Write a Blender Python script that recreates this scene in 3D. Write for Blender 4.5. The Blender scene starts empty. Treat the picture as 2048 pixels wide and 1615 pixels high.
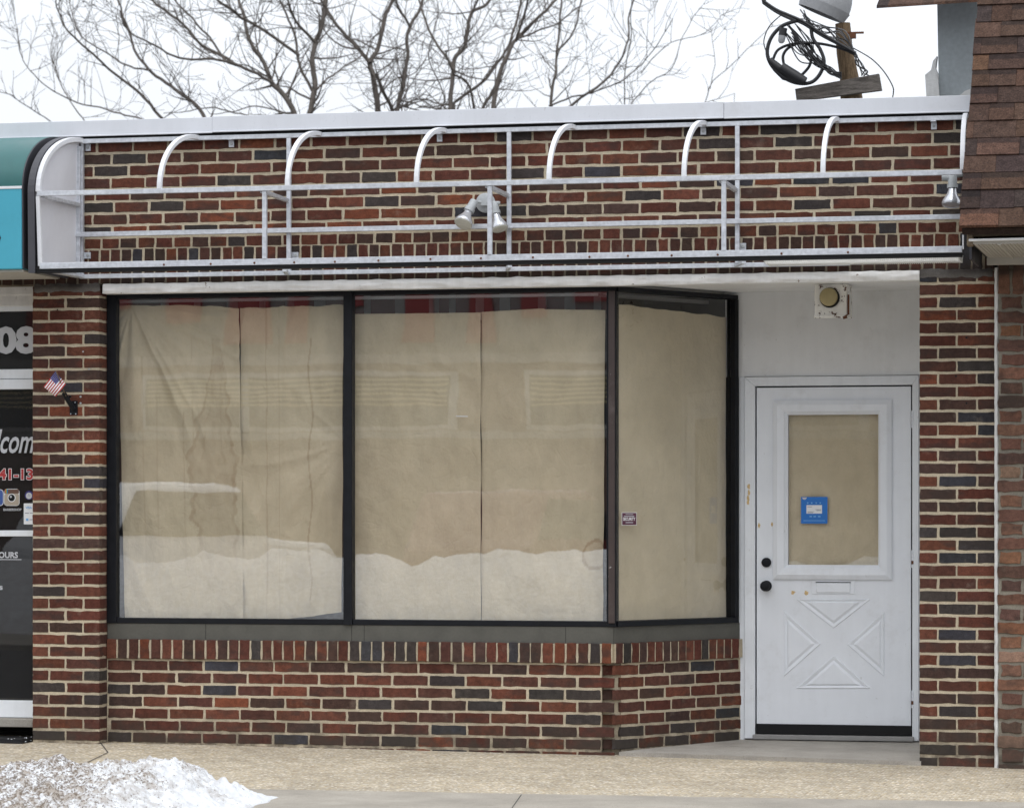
import bpy, math, random
from mathutils import Vector, Matrix, noise
R = random.Random(7)
S = bpy.context.scene
COL = S.collection
# ------------------------------------------------------------------ camera
F = 6450.0; CX = 1024.0; HY = 1030.0; TH = math.atan(1466.0/F)
s_, c_ = math.sin(TH), math.cos(TH)
Z0 = F/366.0
CAM = Vector((Z0*s_, -Z0*c_, 1.285))
def at(px, py, Y=0.0):
    """world point seen at photograph position (px, py) at wall depth Y"""
    u = (px-CX)/F; v = (HY-py)/F
    d = Vector((-s_+c_*u, c_+s_*u, v))
    return CAM + d*((Y-CAM.y)/d.y)
def X_(px, Y=0.0): return at(px, HY, Y).x
def Z_(px, py, Y=0.0): return at(px, py, Y).z
cd = bpy.data.cameras.new('camera'); cam = bpy.data.objects.new('camera', cd); COL.objects.link(cam)
cam.location = CAM; cam.rotation_euler = (math.pi/2, 0, TH)
cd.sensor_width = 36; cd.lens = F/2048*36; cd.shift_y = (HY-807.5)/2048; cd.clip_end = 2000; cd.clip_start = 0.1
cd.dof.use_dof = True; cd.dof.focus_distance = 17.3; cd.dof.aperture_fstop = 6.3
S.camera = cam
S.view_settings.view_transform = 'Standard'; S.view_settings.look = 'None'
S.view_settings.gamma = 1; S.view_settings.exposure = 0.13
# ------------------------------------------------------------------ world
SUN_EL, SUN_AZ = math.radians(66), math.radians(165)      # azimuth clockwise from +Y
w = bpy.data.worlds.new('World'); S.world = w; w.use_nodes = True
nt = w.node_tree; nt.nodes.clear()
sky = nt.nodes.new('ShaderNodeTexSky'); sky.sky_type = 'NISHITA'; sky.sun_disc = False
sky.sun_elevation = SUN_EL; sky.sun_rotation = SUN_AZ; sky.air_density = 1.0; sky.dust_density = 6.0; sky.ozone_density = 1.0
hs = nt.nodes.new('ShaderNodeHueSaturation'); hs.inputs['Saturation'].default_value = 0.10; hs.inputs['Value'].default_value = 1.0
mx = nt.nodes.new('ShaderNodeMixRGB'); mx.inputs[0].default_value = 0.68; mx.inputs[2].default_value = (11.9, 12.5, 13.4, 1)
# soft cloud cover
tc = nt.nodes.new('ShaderNodeTexCoord'); nz = nt.nodes.new('ShaderNodeTexNoise'); nz.inputs['Scale'].default_value = 3.0; nz.inputs['Detail'].default_value = 5
mp = nt.nodes.new('ShaderNodeMapping'); mp.inputs['Scale'].default_value = (1, 1, 3.5)
rm = nt.nodes.new('ShaderNodeMapRange'); rm.inputs[1].default_value = 0.3; rm.inputs[2].default_value = 0.7; rm.inputs[3].default_value = 0.92; rm.inputs[4].default_value = 1.04
ml = nt.nodes.new('ShaderNodeMixRGB'); ml.blend_type = 'MULTIPLY'; ml.inputs[0].default_value = 1
bg = nt.nodes.new('ShaderNodeBackground'); bg.inputs[1].default_value = 0.105
out = nt.nodes.new('ShaderNodeOutputWorld')
L = nt.links.new
L(sky.outputs[0], hs.inputs['Color']); L(hs.outputs[0], mx.inputs[1])
L(tc.outputs['Generated'], mp.inputs[0]); L(mp.outputs[0], nz.inputs['Vector']); L(nz.outputs[0], rm.inputs[0])
sx_ = nt.nodes.new('ShaderNodeSeparateXYZ'); L(tc.outputs['Generated'], sx_.inputs[0])
zr_ = nt.nodes.new('ShaderNodeMapRange'); zr_.inputs[1].default_value = 0.0; zr_.inputs[2].default_value = 1.0; zr_.inputs[3].default_value = .93; zr_.inputs[4].default_value = 1.5
L(sx_.outputs[2], zr_.inputs[0])        # an overcast sky is brightest overhead
mz_ = nt.nodes.new('ShaderNodeMath'); mz_.operation = 'MULTIPLY'; L(rm.outputs[0], mz_.inputs[0]); L(zr_.outputs[0], mz_.inputs[1])
L(mx.outputs[0], ml.inputs[1]); L(mz_.outputs[0], ml.inputs[2]); L(ml.outputs[0], bg.inputs[0]); L(bg.outputs[0], out.inputs[0])
sl = bpy.data.lights.new('sun', 'SUN'); sl.energy = 0.6; sl.angle = math.radians(40); sl.color = (1, 0.97, 0.93)
so = bpy.data.objects.new('sun', sl); COL.objects.link(so)
sd = Vector((math.sin(SUN_AZ)*math.cos(SUN_EL), math.cos(SUN_AZ)*math.cos(SUN_EL), math.sin(SUN_EL)))
so.rotation_euler = sd.to_track_quat('Z', 'Y').to_euler(); so.location = (0, -10, 20)

# ------------------------------------------------------------------ materials
def lin(r, g=None, b=None, k=1.0):
    if g is None: g = b = r
    f = lambda c: ((c/255/12.92) if c/255 <= .04045 else ((c/255+.055)/1.055)**2.4)*k
    return (f(r), f(g), f(b))
class Mat:
    def __init__(s, name):
        s.m = bpy.data.materials.new(name); s.m.use_nodes = True; s.nt = s.m.node_tree
        s.b = s.nt.nodes['Principled BSDF']; s.o = s.nt.nodes['Material Output']; s._c = None
    def n(s, t, **kw):
        x = s.nt.nodes.new(t)
        for k, v in kw.items():
            if hasattr(x, k) and k not in ('Scale',): setattr(x, k, v)
            else: x.inputs[k.replace('_', ' ')].default_value = v
        return x
    def l(s, a, b): s.nt.links.new(a, b)
    @property
    def co(s):
        if s._c is None: s._c = s.n('ShaderNodeTexCoord')
        return s._c.outputs['Object']
    def noise(s, scale, detail=4, rough=.55, stretch=None, w=0):
        x = s.n('ShaderNodeTexNoise'); x.inputs['Scale'].default_value = scale; x.inputs['Detail'].default_value = detail; x.inputs['Roughness'].default_value = rough
        v = s.co
        if stretch or w:
            m_ = s.n('ShaderNodeMapping'); m_.inputs['Scale'].default_value = stretch or (1, 1, 1); m_.inputs['Location'].default_value = (w, w*1.7, w*.6); s.l(v, m_.inputs[0]); v = m_.outputs[0]
        s.l(v, x.inputs['Vector']); return x.outputs[0]
    def rng(s, v, a, b, c, d):
        x = s.n('ShaderNodeMapRange'); x.clamp = True
        for i, k in enumerate((a, b, c, d)): x.inputs[i+1].default_value = k
        s.l(v, x.inputs[0]); return x.outputs[0]
    def mix(s, f, a, b, mode='MIX'):
        x = s.n('ShaderNodeMixRGB'); x.blend_type = mode
        for i, v in enumerate((f, a, b)):
            if hasattr(v, 'is_output'): s.l(v, x.inputs[i])
            elif i == 0: x.inputs[0].default_value = v
            else: x.inputs[i].default_value = (*v[:3], 1)
        return x.outputs[0]
    def math(s, op, a, b=0):
        x = s.n('ShaderNodeMath'); x.operation = op
        for i, v in enumerate((a, b)):
            if hasattr(v, 'is_output'): s.l(v, x.inputs[i])
            else: x.inputs[i].default_value = v
        return x.outputs[0]
    def base(s, c):
        if hasattr(c, 'is_output'): s.l(c, s.b.inputs['Base Color'])
        else: s.b.inputs['Base Color'].default_value = (*c[:3], 1)
        return s
    def rough(s, v):
        if hasattr(v, 'is_output'): s.l(v, s.b.inputs['Roughness'])
        else: s.b.inputs['Roughness'].default_value = v
        return s
    def metal(s, v): s.b.inputs['Metallic'].default_value = v; return s
    def spec(s, v): s.b.inputs['Specular IOR Level'].default_value = v; return s
    def bump(s, h, strength=.3, dist=.01):
        x = s.n('ShaderNodeBump'); x.inputs['Strength'].default_value = strength; x.inputs['Distance'].default_value = dist
        s.l(h, x.inputs['Height']); s.l(x.outputs[0], s.b.inputs['Normal']); return s
    def attr(s, name):
        x = s.n('ShaderNodeAttribute'); x.attribute_name = name; return x.outputs['Color']

def m_plain(name, col, rough=.6, metal=0, vary=.12, scale=14, bump=.08, spec=.5):
    m = Mat(name)
    n1 = m.noise(scale, 5); n2 = m.noise(scale*9, 3)
    f = m.math('ADD', m.rng(n1, .25, .75, 1-vary, 1+vary), m.rng(n2, .3, .7, -vary*.3, vary*.3))
    m.base(m.mix(1, col, f, 'MULTIPLY')).rough(m.rng(n1, .3, .7, max(rough-.08, 0), min(rough+.08, 1))).metal(metal).spec(spec)
    if bump: m.bump(n2, bump, .004)
    return m.m

def m_brick(name, dirt=True):
    m = Mat(name); a = m.attr('tone')
    n1 = m.noise(38, 5, .6); n2 = m.noise(230, 4, .7); n3 = m.noise(1.7, 4)
    n4 = m.noise(9, 6, .65, w=3)
    c = m.mix(1, a, m.rng(n1, .3, .7, .72, 1.3), 'MULTIPLY')
    c = m.mix(1, c, m.rng(n2, .32, .68, .68, 1.3), 'MULTIPLY')
    c = m.mix(m.rng(m.noise(7.5, 3, .5, (1, 1, 2.2), w=6), .52, .66, 0, .55), c, lin(60, 53, 50), 'MIX')
    c = m.mix(1, c, m.rng(n3, .3, .7, .84, 1.1), 'MULTIPLY')
    c = m.mix(m.rng(n4, .60, .78, 0, .34), c, lin(150, 138, 125), 'MIX')
    c = m.mix(1, c, m.rng(m.noise(3.2, 4, .6, (2.2, 2.2, .22), w=7), .3, .7, .84, 1.08), 'MULTIPLY')
    if dirt:  # ground dirt, plus the painted shade band above the lintel
        g = m.n('ShaderNodeNewGeometry'); sx = m.n('ShaderNodeSeparateXYZ'); m.l(g.outputs['Position'], sx.inputs[0])
        d = m.math('MULTIPLY', m.rng(sx.outputs[2], .02, .2, 1, 0), m.rng(m.noise(14, 5), .35, .6, 0, .75))
        c = m.mix(d, c, lin(66, 60, 54))
        shade_grime = m.math('MULTIPLY', m.math('MULTIPLY', m.rng(sx.outputs[2], 2.60, 2.68, 1, 0), m.rng(sx.outputs[2], 2.53, 2.575, 0, 1)), m.rng(m.noise(5, 5, w=8), .3, .6, .45, .85))
        c = m.mix(shade_grime, c, lin(48, 40, 36))      # shade under the awning painted in with grime above the steel lintel
    h = m.math('ADD', n2, m.math('MULTIPLY', n1, .7))
    m.base(c).rough(.92).spec(.2).bump(h, .55, .004); return m.m

def m_mortar(name, col):
    m = Mat(name); n1 = m.noise(160, 4, .7); n2 = m.noise(4, 5); n3 = m.noise(45, 5, .65)
    c = m.mix(1, col, m.rng(n1, .3, .7, .78, 1.18), 'MULTIPLY')
    c = m.mix(1, c, m.rng(n2, .3, .7, .82, 1.1), 'MULTIPLY')
    c = m.mix(m.rng(n3, .6, .8, 0, .35), c, lin(110, 98, 84))
    g = m.n('ShaderNodeNewGeometry'); sx = m.n('ShaderNodeSeparateXYZ'); m.l(g.outputs['Position'], sx.inputs[0])
    d = m.math('MULTIPLY', m.rng(sx.outputs[2], 0, .2, 1, 0), m.rng(m.noise(14, 5), .35, .6, 0, .8))
    c = m.mix(d, c, lin(84, 76, 68))
    shade_grime = m.math('MULTIPLY', m.math('MULTIPLY', m.rng(sx.outputs[2], 2.60, 2.68, 1, 0), m.rng(sx.outputs[2], 2.53, 2.575, 0, 1)), m.rng(m.noise(5, 5, w=8), .3, .6, .45, .85))
    c = m.mix(shade_grime, c, lin(48, 40, 36))      # same awning shade and grime put into the mortar colour
    m.base(c).rough(.95).spec(.15).bump(m.math('ADD', n1, n3), .6, .005); return m.m

def m_glass(name, refl=.13, tint=(1, 1, 1)):
    m = Mat(name); nt = m.nt; nt.nodes.remove(m.b)
    tr = nt.nodes.new('ShaderNodeBsdfTransparent'); tr.inputs[0].default_value = (*tint, 1)
    gl = nt.nodes.new('ShaderNodeBsdfGlossy'); gl.inputs['Roughness'].default_value = 0.004
    lw = nt.nodes.new('ShaderNodeLayerWeight'); lw.inputs['Blend'].default_value = .5
    f = m.math('POWER', lw.outputs['Facing'], 4.0)
    f = m.math('ADD', m.math('MULTIPLY', f, 1-refl), refl)
    g = nt.nodes.new('ShaderNodeNewGeometry')
    f = m.math('MULTIPLY', f, m.math('SUBTRACT', 1.0, g.outputs['Backfacing']))
    # slow waviness of old plate glass
    bp = nt.nodes.new('ShaderNodeBump'); bp.inputs['Strength'].default_value = .011; bp.inputs['Distance'].default_value = .02
    m.l(m.noise(2.2, 2), bp.inputs['Height']); m.l(bp.outputs[0], gl.inputs['Normal'])
    mx = nt.nodes.new('ShaderNodeMixShader'); m.l(f, mx.inputs[0]); m.l(tr.outputs[0], mx.inputs[1]); m.l(gl.outputs[0], mx.inputs[2]); m.l(mx.outputs[0], m.o.inputs[0])
    return m.m

def m_paint(name, col, wear=0.0, wearcol=(.2, .13, .07), rough=.45, streak=.06, bump=.12):
    m = Mat(name); n1 = m.noise(5, 5); n2 = m.noise(60, 4); n3 = m.noise(22, 6, .7, w=2); n4 = m.noise(7, 4, .6, (3, 3, .35))
    c = m.mix(1, col, m.rng(n1, .3, .7, 1-streak, 1+streak), 'MULTIPLY')
    c = m.mix(1, c, m.rng(n4, .3, .7, 1-streak*.8, 1+streak*.5), 'MULTIPLY')
    n5 = m.noise(3.1, 6, .72, w=11); c = m.mix(m.rng(n5, .55, .75, 0, .22), c, (.33, .31, .28))
    n6 = m.noise(34, 3, .6, (1, 1, .6), w=13); c = m.mix(m.rng(n6, .70, .76, 0, .28), c, (.25, .23, .2))
    if wear: c = m.mix(m.rng(n3, .72-wear, .74-wear, 0, 1), c, wearcol)
    m.base(c).rough(m.rng(n2, .3, .7, rough-.1, rough+.1)).bump(m.math('ADD', n2, n3), bump, .004); return m.m

def m_paper():
    m = Mat('kraft_paper')
    n1 = m.noise(2.4, 5, .6); n2 = m.noise(420, 2); n3 = m.noise(7, 6, .62, (1.6, 1, 1)); n4 = m.noise(12, 5, .7)
    v = m.n('ShaderNodeTexVoronoi'); v.feature = 'DISTANCE_TO_EDGE'; v.inputs['Scale'].default_value = 5.5
    wn = m.n('ShaderNodeTexNoise'); wn.inputs['Scale'].default_value = 3; m.l(m.co, wn.inputs['Vector'])
    vm = m.n('ShaderNodeVectorMath'); vm.operation = 'ADD'; m.l(m.co, vm.inputs[0]); m.l(wn.outputs['Color'], vm.inputs[1]); m.l(vm.outputs[0], v.inputs['Vector'])
    cre = m.rng(v.outputs['Distance'], 0, .12, 0, 1)
    c = m.mix(m.rng(n1, .3, .7, 0, 1), (.53, .46, .325), (.62, .545, .40))
    c = m.mix(1, c, m.rng(n2, .3, .7, .9, 1.1), 'MULTIPLY')
    c = m.mix(1, c, m.rng(n3, .3, .7, .91, 1.05), 'MULTIPLY')
    st = m.attr('stain')       # water stains and dark fold lines drawn on the sheets
    c = m.mix(st, c, m.mix(m.rng(n4, .35, .65, 0, 1), (.26, .17, .095), (.36, .26, .15)))
    h = m.math('ADD', m.math('MULTIPLY', n3, .8), m.math('MULTIPLY', cre, .05))
    h = m.math('ADD', h, m.math('MULTIPLY', n4, .25))
    m.base(c).rough(.85).spec(.25).bump(h, .75, .02); return m.m

def m_pebble():
    m = Mat('exposed_aggregate')
    v = m.n('ShaderNodeTexVoronoi'); v.inputs['Scale'].default_value = 58; v.inputs['Randomness'].default_value = 1; m.l(m.co, v.inputs['Vector'])
    sp = m.n('ShaderNodeSeparateColor'); m.l(v.outputs['Color'], sp.inputs[0])
    cr = m.n('ShaderNodeValToRGB'); e = cr.color_ramp.elements; e[0].position = 0; e[0].color = (.20, .165, .12, 1); e[1].position = 1; e[1].color = (.84, .79, .69, 1)
    for p, c in ((.16, (.30, .22, .13)), (.4, (.54, .44, .28)), (.58, (.44, .38, .29)), (.78, (.60, .51, .37))):
        x = cr.color_ramp.elements.new(p); x.color = (*c, 1)
    m.l(sp.outputs[0], cr.inputs[0])
    c = m.mix(m.rng(v.outputs['Distance'], .35, .6, 0, 1), cr.outputs[0], (.41, .36, .285))
    c = m.mix(1, c, m.rng(m.noise(1.1, 5), .3, .7, .84, 1.12), 'MULTIPLY')
    c = m.mix(1, c, m.rng(m.noise(7, 5, w=4), .3, .7, .88, 1.1), 'MULTIPLY')
    c = m.mix(m.rng(m.noise(3, 6, .7, w=9), .62, .8, 0, .35), c, (.22, .19, .15))
    m.base(c).rough(.85).spec(.25).bump(v.outputs['Distance'], .5, .006); return m.m

def m_concrete(name, col):
    m = Mat(name); n1 = m.noise(2.5, 6, .65); n2 = m.noise(240, 3); n3 = m.noise(11, 6, .7, w=5); n4 = m.noise(70, 3, w=1)
    c = m.mix(1, col, m.rng(n1, .3, .7, .8, 1.15), 'MULTIPLY')
    c = m.mix(1, c, m.rng(n2, .3, .7, .78, 1.2), 'MULTIPLY')
    c = m.mix(m.rng(n3, .56, .75, 0, .5), c, (.2, .18, .155))
    c = m.mix(m.rng(n4, .66, .72, 0, .6), c, (.12, .11, .1))
    m.base(c).rough(.88).spec(.25).bump(m.math('ADD', n2, n3), .35, .006); return m.m

def m_snow(dirt=1.0, name='old_snow'):
    m = Mat(name); a = m.attr('tone')
    n1 = m.noise(70, 5, .7); n2 = m.noise(16, 6, .7, w=2); n3 = m.noise(160, 3, .6, w=6)
    g = m.mix(m.rng(n2, .35, .65, 0, 1), (.77, .785, .81), (.66, .68, .71))
    sp = m.n('ShaderNodeSeparateColor'); m.l(a, sp.inputs[0])
    dm = sp.outputs[0]
    f = m.math('MULTIPLY', m.rng(dm, 0, .8, .08, 1), m.rng(n2, .42, .57, 0, .9))
    c = m.mix(f, g, (.36, .31, .26))
    f2 = m.math('MULTIPLY', m.rng(m.math('ADD', n1, m.math('MULTIPLY', dm, .15)), .635, .67, 0, 1), .85*dirt)
    c = m.mix(f2, c, (.13, .095, .065))
    m.base(c).rough(.75).spec(.3).bump(m.math('ADD', n1, n3), .5, .012)
    m.b.inputs['Subsurface Weight'].default_value = 0.0; return m.m

def m_shingle():
    m = Mat('asphalt_shingle'); a = m.attr('tone'); n1 = m.noise(110, 4, .8); n2 = m.noise(26, 4); n3 = m.noise(90, 2, w=3)
    c = m.mix(1, a, m.rng(n1, .3, .7, .4, 1.7), 'MULTIPLY')
    c = m.mix(1, c, m.rng(n2, .3, .7, .75, 1.25), 'MULTIPLY')
    c = m.mix(m.rng(n3, .62, .7, 0, .6), c, (.03, .026, .026))
    m.base(c).rough(.95).spec(.15).bump(n1, .6, .004); return m.m

def m_wood(name, c1, c2, scale=(2, 14, 14)):
    m = Mat(name); n1 = m.noise(4, 6, .65, scale); n2 = m.noise(30, 4, .6, scale)
    c = m.mix(m.rng(n1, .3, .7, 0, 1), c1, c2); c = m.mix(1, c, m.rng(n2, .3, .7, .7, 1.25), 'MULTIPLY')
    m.base(c).rough(.9).spec(.15).bump(m.math('ADD', n1, n2), .6, .01); return m.m

def m_galv():
    m = Mat('galvanised_steel'); n1 = m.noise(46, 3); n2 = m.noise(7, 5, .6, (1, 6, 6)); n3 = m.noise(120, 4, .7)
    c = m.mix(m.rng(n2, .3, .7, 0, 1), (.52, .54, .585), (.66, .685, .73)); c = m.mix(1, c, m.rng(n1, .3, .7, .85, 1.1), 'MULTIPLY')
    c = m.mix(m.rng(n3, .68, .75, 0, .5), c, (.3, .28, .26))
    m.base(c).metal(.35).rough(m.rng(n1, .3, .7, .36, .55)).bump(n3, .1, .002); return m.m

M = {}
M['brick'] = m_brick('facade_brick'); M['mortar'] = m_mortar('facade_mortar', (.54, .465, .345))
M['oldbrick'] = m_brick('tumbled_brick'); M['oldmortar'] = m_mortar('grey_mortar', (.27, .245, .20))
M['patch'] = m_mortar('patch_mortar', (.20, .19, .18))
M['coping'] = m_paint('coping_metal', (.66, .68, .725), rough=.35, streak=.03, bump=.03)
M['galv'] = m_galv()
M['whitemetal'] = m_paint('white_aluminium', (.72, .73, .76), rough=.35, streak=.05, bump=.05)
M['fabric'] = m_plain('white_vinyl', (.66, .66, .70), .55, vary=.05, scale=3)
M['darkvinyl'] = m_plain('dark_vinyl', (.055, .055, .065), .5)
M['black'] = m_plain('black_frame', (.007, .008, .011), .5, vary=.3, scale=18, bump=.06, spec=.22)
M['bronze'] = m_paint('bronze_post', (.046, .031, .028), wear=.045, wearcol=(.5, .48, .46), rough=.45, streak=.2)
M['sill'] = m_plain('grey_sill', (.085, .082, .07), .6, vary=.2, scale=8, bump=.1)
M['rubber'] = m_plain('black_rubber', (.008, .008, .009), .6, spec=.25)
M['glass'] = m_glass('plate_glass', .215); M['sideglass'] = m_glass('side_glass', .11); M['shopglass'] = m_glass('shop_glass', .06)
M['doorglass'] = m_glass('door_glass', .10)
M['paper'] = m_paper()
M['lintel'] = m_paint('lumpy_white_paint', (.70, .69, .675), wear=.065, wearcol=(.20, .15, .11), rough=.6, streak=.12, bump=.5)
M['wallpaint'] = m_paint('white_wall_paint', (.79, .80, .81), rough=.65, streak=.04, bump=.25)
M['doorpaint'] = m_paint('white_door_paint', (.79, .82, .87), rough=.42, streak=.03, bump=.10)
M['trimpaint'] = m_paint('white_trim_paint', (.77, .80, .84), rough=.45, streak=.05, bump=.15)
M['bare'] = m_plain('bare_wood_chip', (.62, .44, .21), .8, vary=.3, scale=60)
M['peel'] = m_paint('peeling_white_paint', (.85, .84, .80), wear=.15, wearcol=(.10, .05, .03), rough=.6, streak=.1, bump=.4)
M['rust'] = m_plain('rust', (.12, .045, .02), .9, vary=.4, scale=80)
M['lens'] = m_plain('yellowed_lens', (.42, .35, .18), .35, vary=.1)
M['dark'] = m_plain('dark_interior', (.02, .02, .02), .9)
M['redreflection'] = m_plain('red_reflection_board', (.11, .022, .02), .7)
M['greyboard'] = m_plain('grey_board', (.26, .255, .25), .7)
M['teal'] = m_plain('teal_vinyl', (.016, .112, .110), .42, vary=.12, scale=2.5, bump=.05)
M['cyan'] = m_plain('cyan_vinyl', (.058, .36, .48), .5, vary=.06, scale=5, bump=.04)
M['pebble'] = m_pebble(); M['concrete'] = m_concrete('sidewalk_concrete', (.35, .32, .275)); M['step'] = m_concrete('step_concrete', (.36, .335, .30))
M['joint'] = m_plain('joint_dirt', (.05, .045, .04), .95)
M['asphalt'] = m_concrete('road_asphalt', (.055, .055, .058))
M['snow'] = m_snow(); M['cleansnow'] = m_snow(.4, 'bank_snow')
M['shingle'] = m_shingle()
M['soffit'] = m_paint('vinyl_soffit', (.46, .44, .40), rough=.6, streak=.05)
M['stucco'] = m_plain('grey_stucco', (.40, .44, .46), .9, vary=.12, scale=40, bump=.9)
M['weathered'] = m_wood('weathered_board', (.09, .08, .072), (.23, .205, .185))
M['polewood'] = m_wood('pole_wood', (.085, .058, .036), (.235, .165, .10), (14, 14, 2))
M['rawwood'] = m_wood('raw_lumber', (.16, .12, .08), (.30, .24, .17))
M['bark'] = m_wood('tree_bark', (.08, .07, .062), (.155, .135, .12), (6, 6, 2))
M['cable'] = m_plain('black_cable', (.014, .014, .016), .5)
M['greycable'] = m_plain('grey_cable', (.13, .13, .135), .5)
M['hood'] = m_plain('grey_fibreglass', (.33, .335, .345), .6, vary=.2, scale=6, bump=.2)
M['caulk'] = m_paint('white_caulk', (.68, .68, .67), wear=.05, wearcol=(.25, .2, .17), rough=.6, bump=.5)
M['socket'] = m_plain('grey_cast_metal', (.40, .42, .43), .5, vary=.15)
M['bulb'] = m_plain('reflector_bulb', (.62, .63, .66), .18, .5, vary=.06)
M['bulbface'] = m_plain('bulb_lens', (.55, .55, .50), .12, vary=.1, scale=50, bump=.4)
M['diffuser'] = m_plain('ribbed_diffuser', (.74, .74, .72), .4, vary=.05)
m_ = Mat('ribbed_diffuser'); m_.base((.80, .80, .78)).rough(.4)
tl_ = m_.n('ShaderNodeBsdfTranslucent'); tl_.inputs[0].default_value = (.85, .85, .83, 1); ms_ = m_.n('ShaderNodeMixShader'); ms_.inputs[0].default_value = .5
m_.l(m_.b.outputs[0], ms_.inputs[1]); m_.l(tl_.outputs[0], ms_.inputs[2]); m_.l(ms_.outputs[0], m_.o.inputs[0]); M['diffuser'] = m_.m
M['film'] = m_plain('dark_window_film', (.012, .0115, .0115), .7, vary=.2, scale=6, spec=.12, bump=0)
M['decal'] = m_plain('white_decal', (.52, .53, .56), .5, vary=.05)
M['decalred'] = m_plain('red_decal', (.42, .03, .03), .5, vary=.05)
M['blue'] = m_plain('blue_card', (.012, .16, .55), .4, vary=.05)
M['blueink'] = m_plain('pale_blue_ink', (.18, .42, .74), .5, vary=.05)
M['white'] = m_plain('white_card', (.78, .79, .81), .5, vary=.03)
M['inkgrey'] = m_plain('grey_ink', (.12, .13, .2), .6)
M['maroon'] = m_plain('maroon_sticker', (.10, .022, .05), .5, vary=.08)
M['navy'] = m_plain('flag_navy', (.035, .03, .17), .7, vary=.08)
M['flagred'] = m_plain('flag_red', (.40, .03, .03), .7, vary=.08)
M['flagwhite'] = m_plain('flag_white', (.75, .74, .76), .7, vary=.04)
M['tan'] = m_plain('tan_icon', (.40, .34, .27), .5); M['brown'] = m_plain('brown_icon', (.12, .06, .04), .5)
M['fbblue'] = m_plain('blue_icon', (.04, .09, .30), .5); M['green'] = m_plain('green_icon', (.05, .3, .08), .5); M['yellow'] = m_plain('yellow_icon', (.6, .42, .05), .5)
M['carwhite'] = m_plain('white_car_paint', (.72, .73, .75), .25, vary=.03, bump=0); M['carred'] = m_plain('red_car_paint', (.13, .03, .03), .25, vary=.03, bump=0)
M['carglass'] = m_plain('car_glass', (.02, .025, .03), .08, bump=0)
M['farbrick'] = m_plain('far_brick', (.15, .095, .08), .9, vary=.2, scale=5); M['farwhite'] = m_plain('far_white_trim', (.36, .36, .35), .6); M['blind'] = m_plain('yellow_blind', (.55, .46, .24), .6)
M['farfascia'] = m_plain('far_fascia', (.17, .17, .165), .8)
M['redsign'] = m_plain('red_sign', (.22, .03, .03), .6)
M['rooftar'] = m_plain('roof_membrane', (.10, .10, .10), .9)

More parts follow.
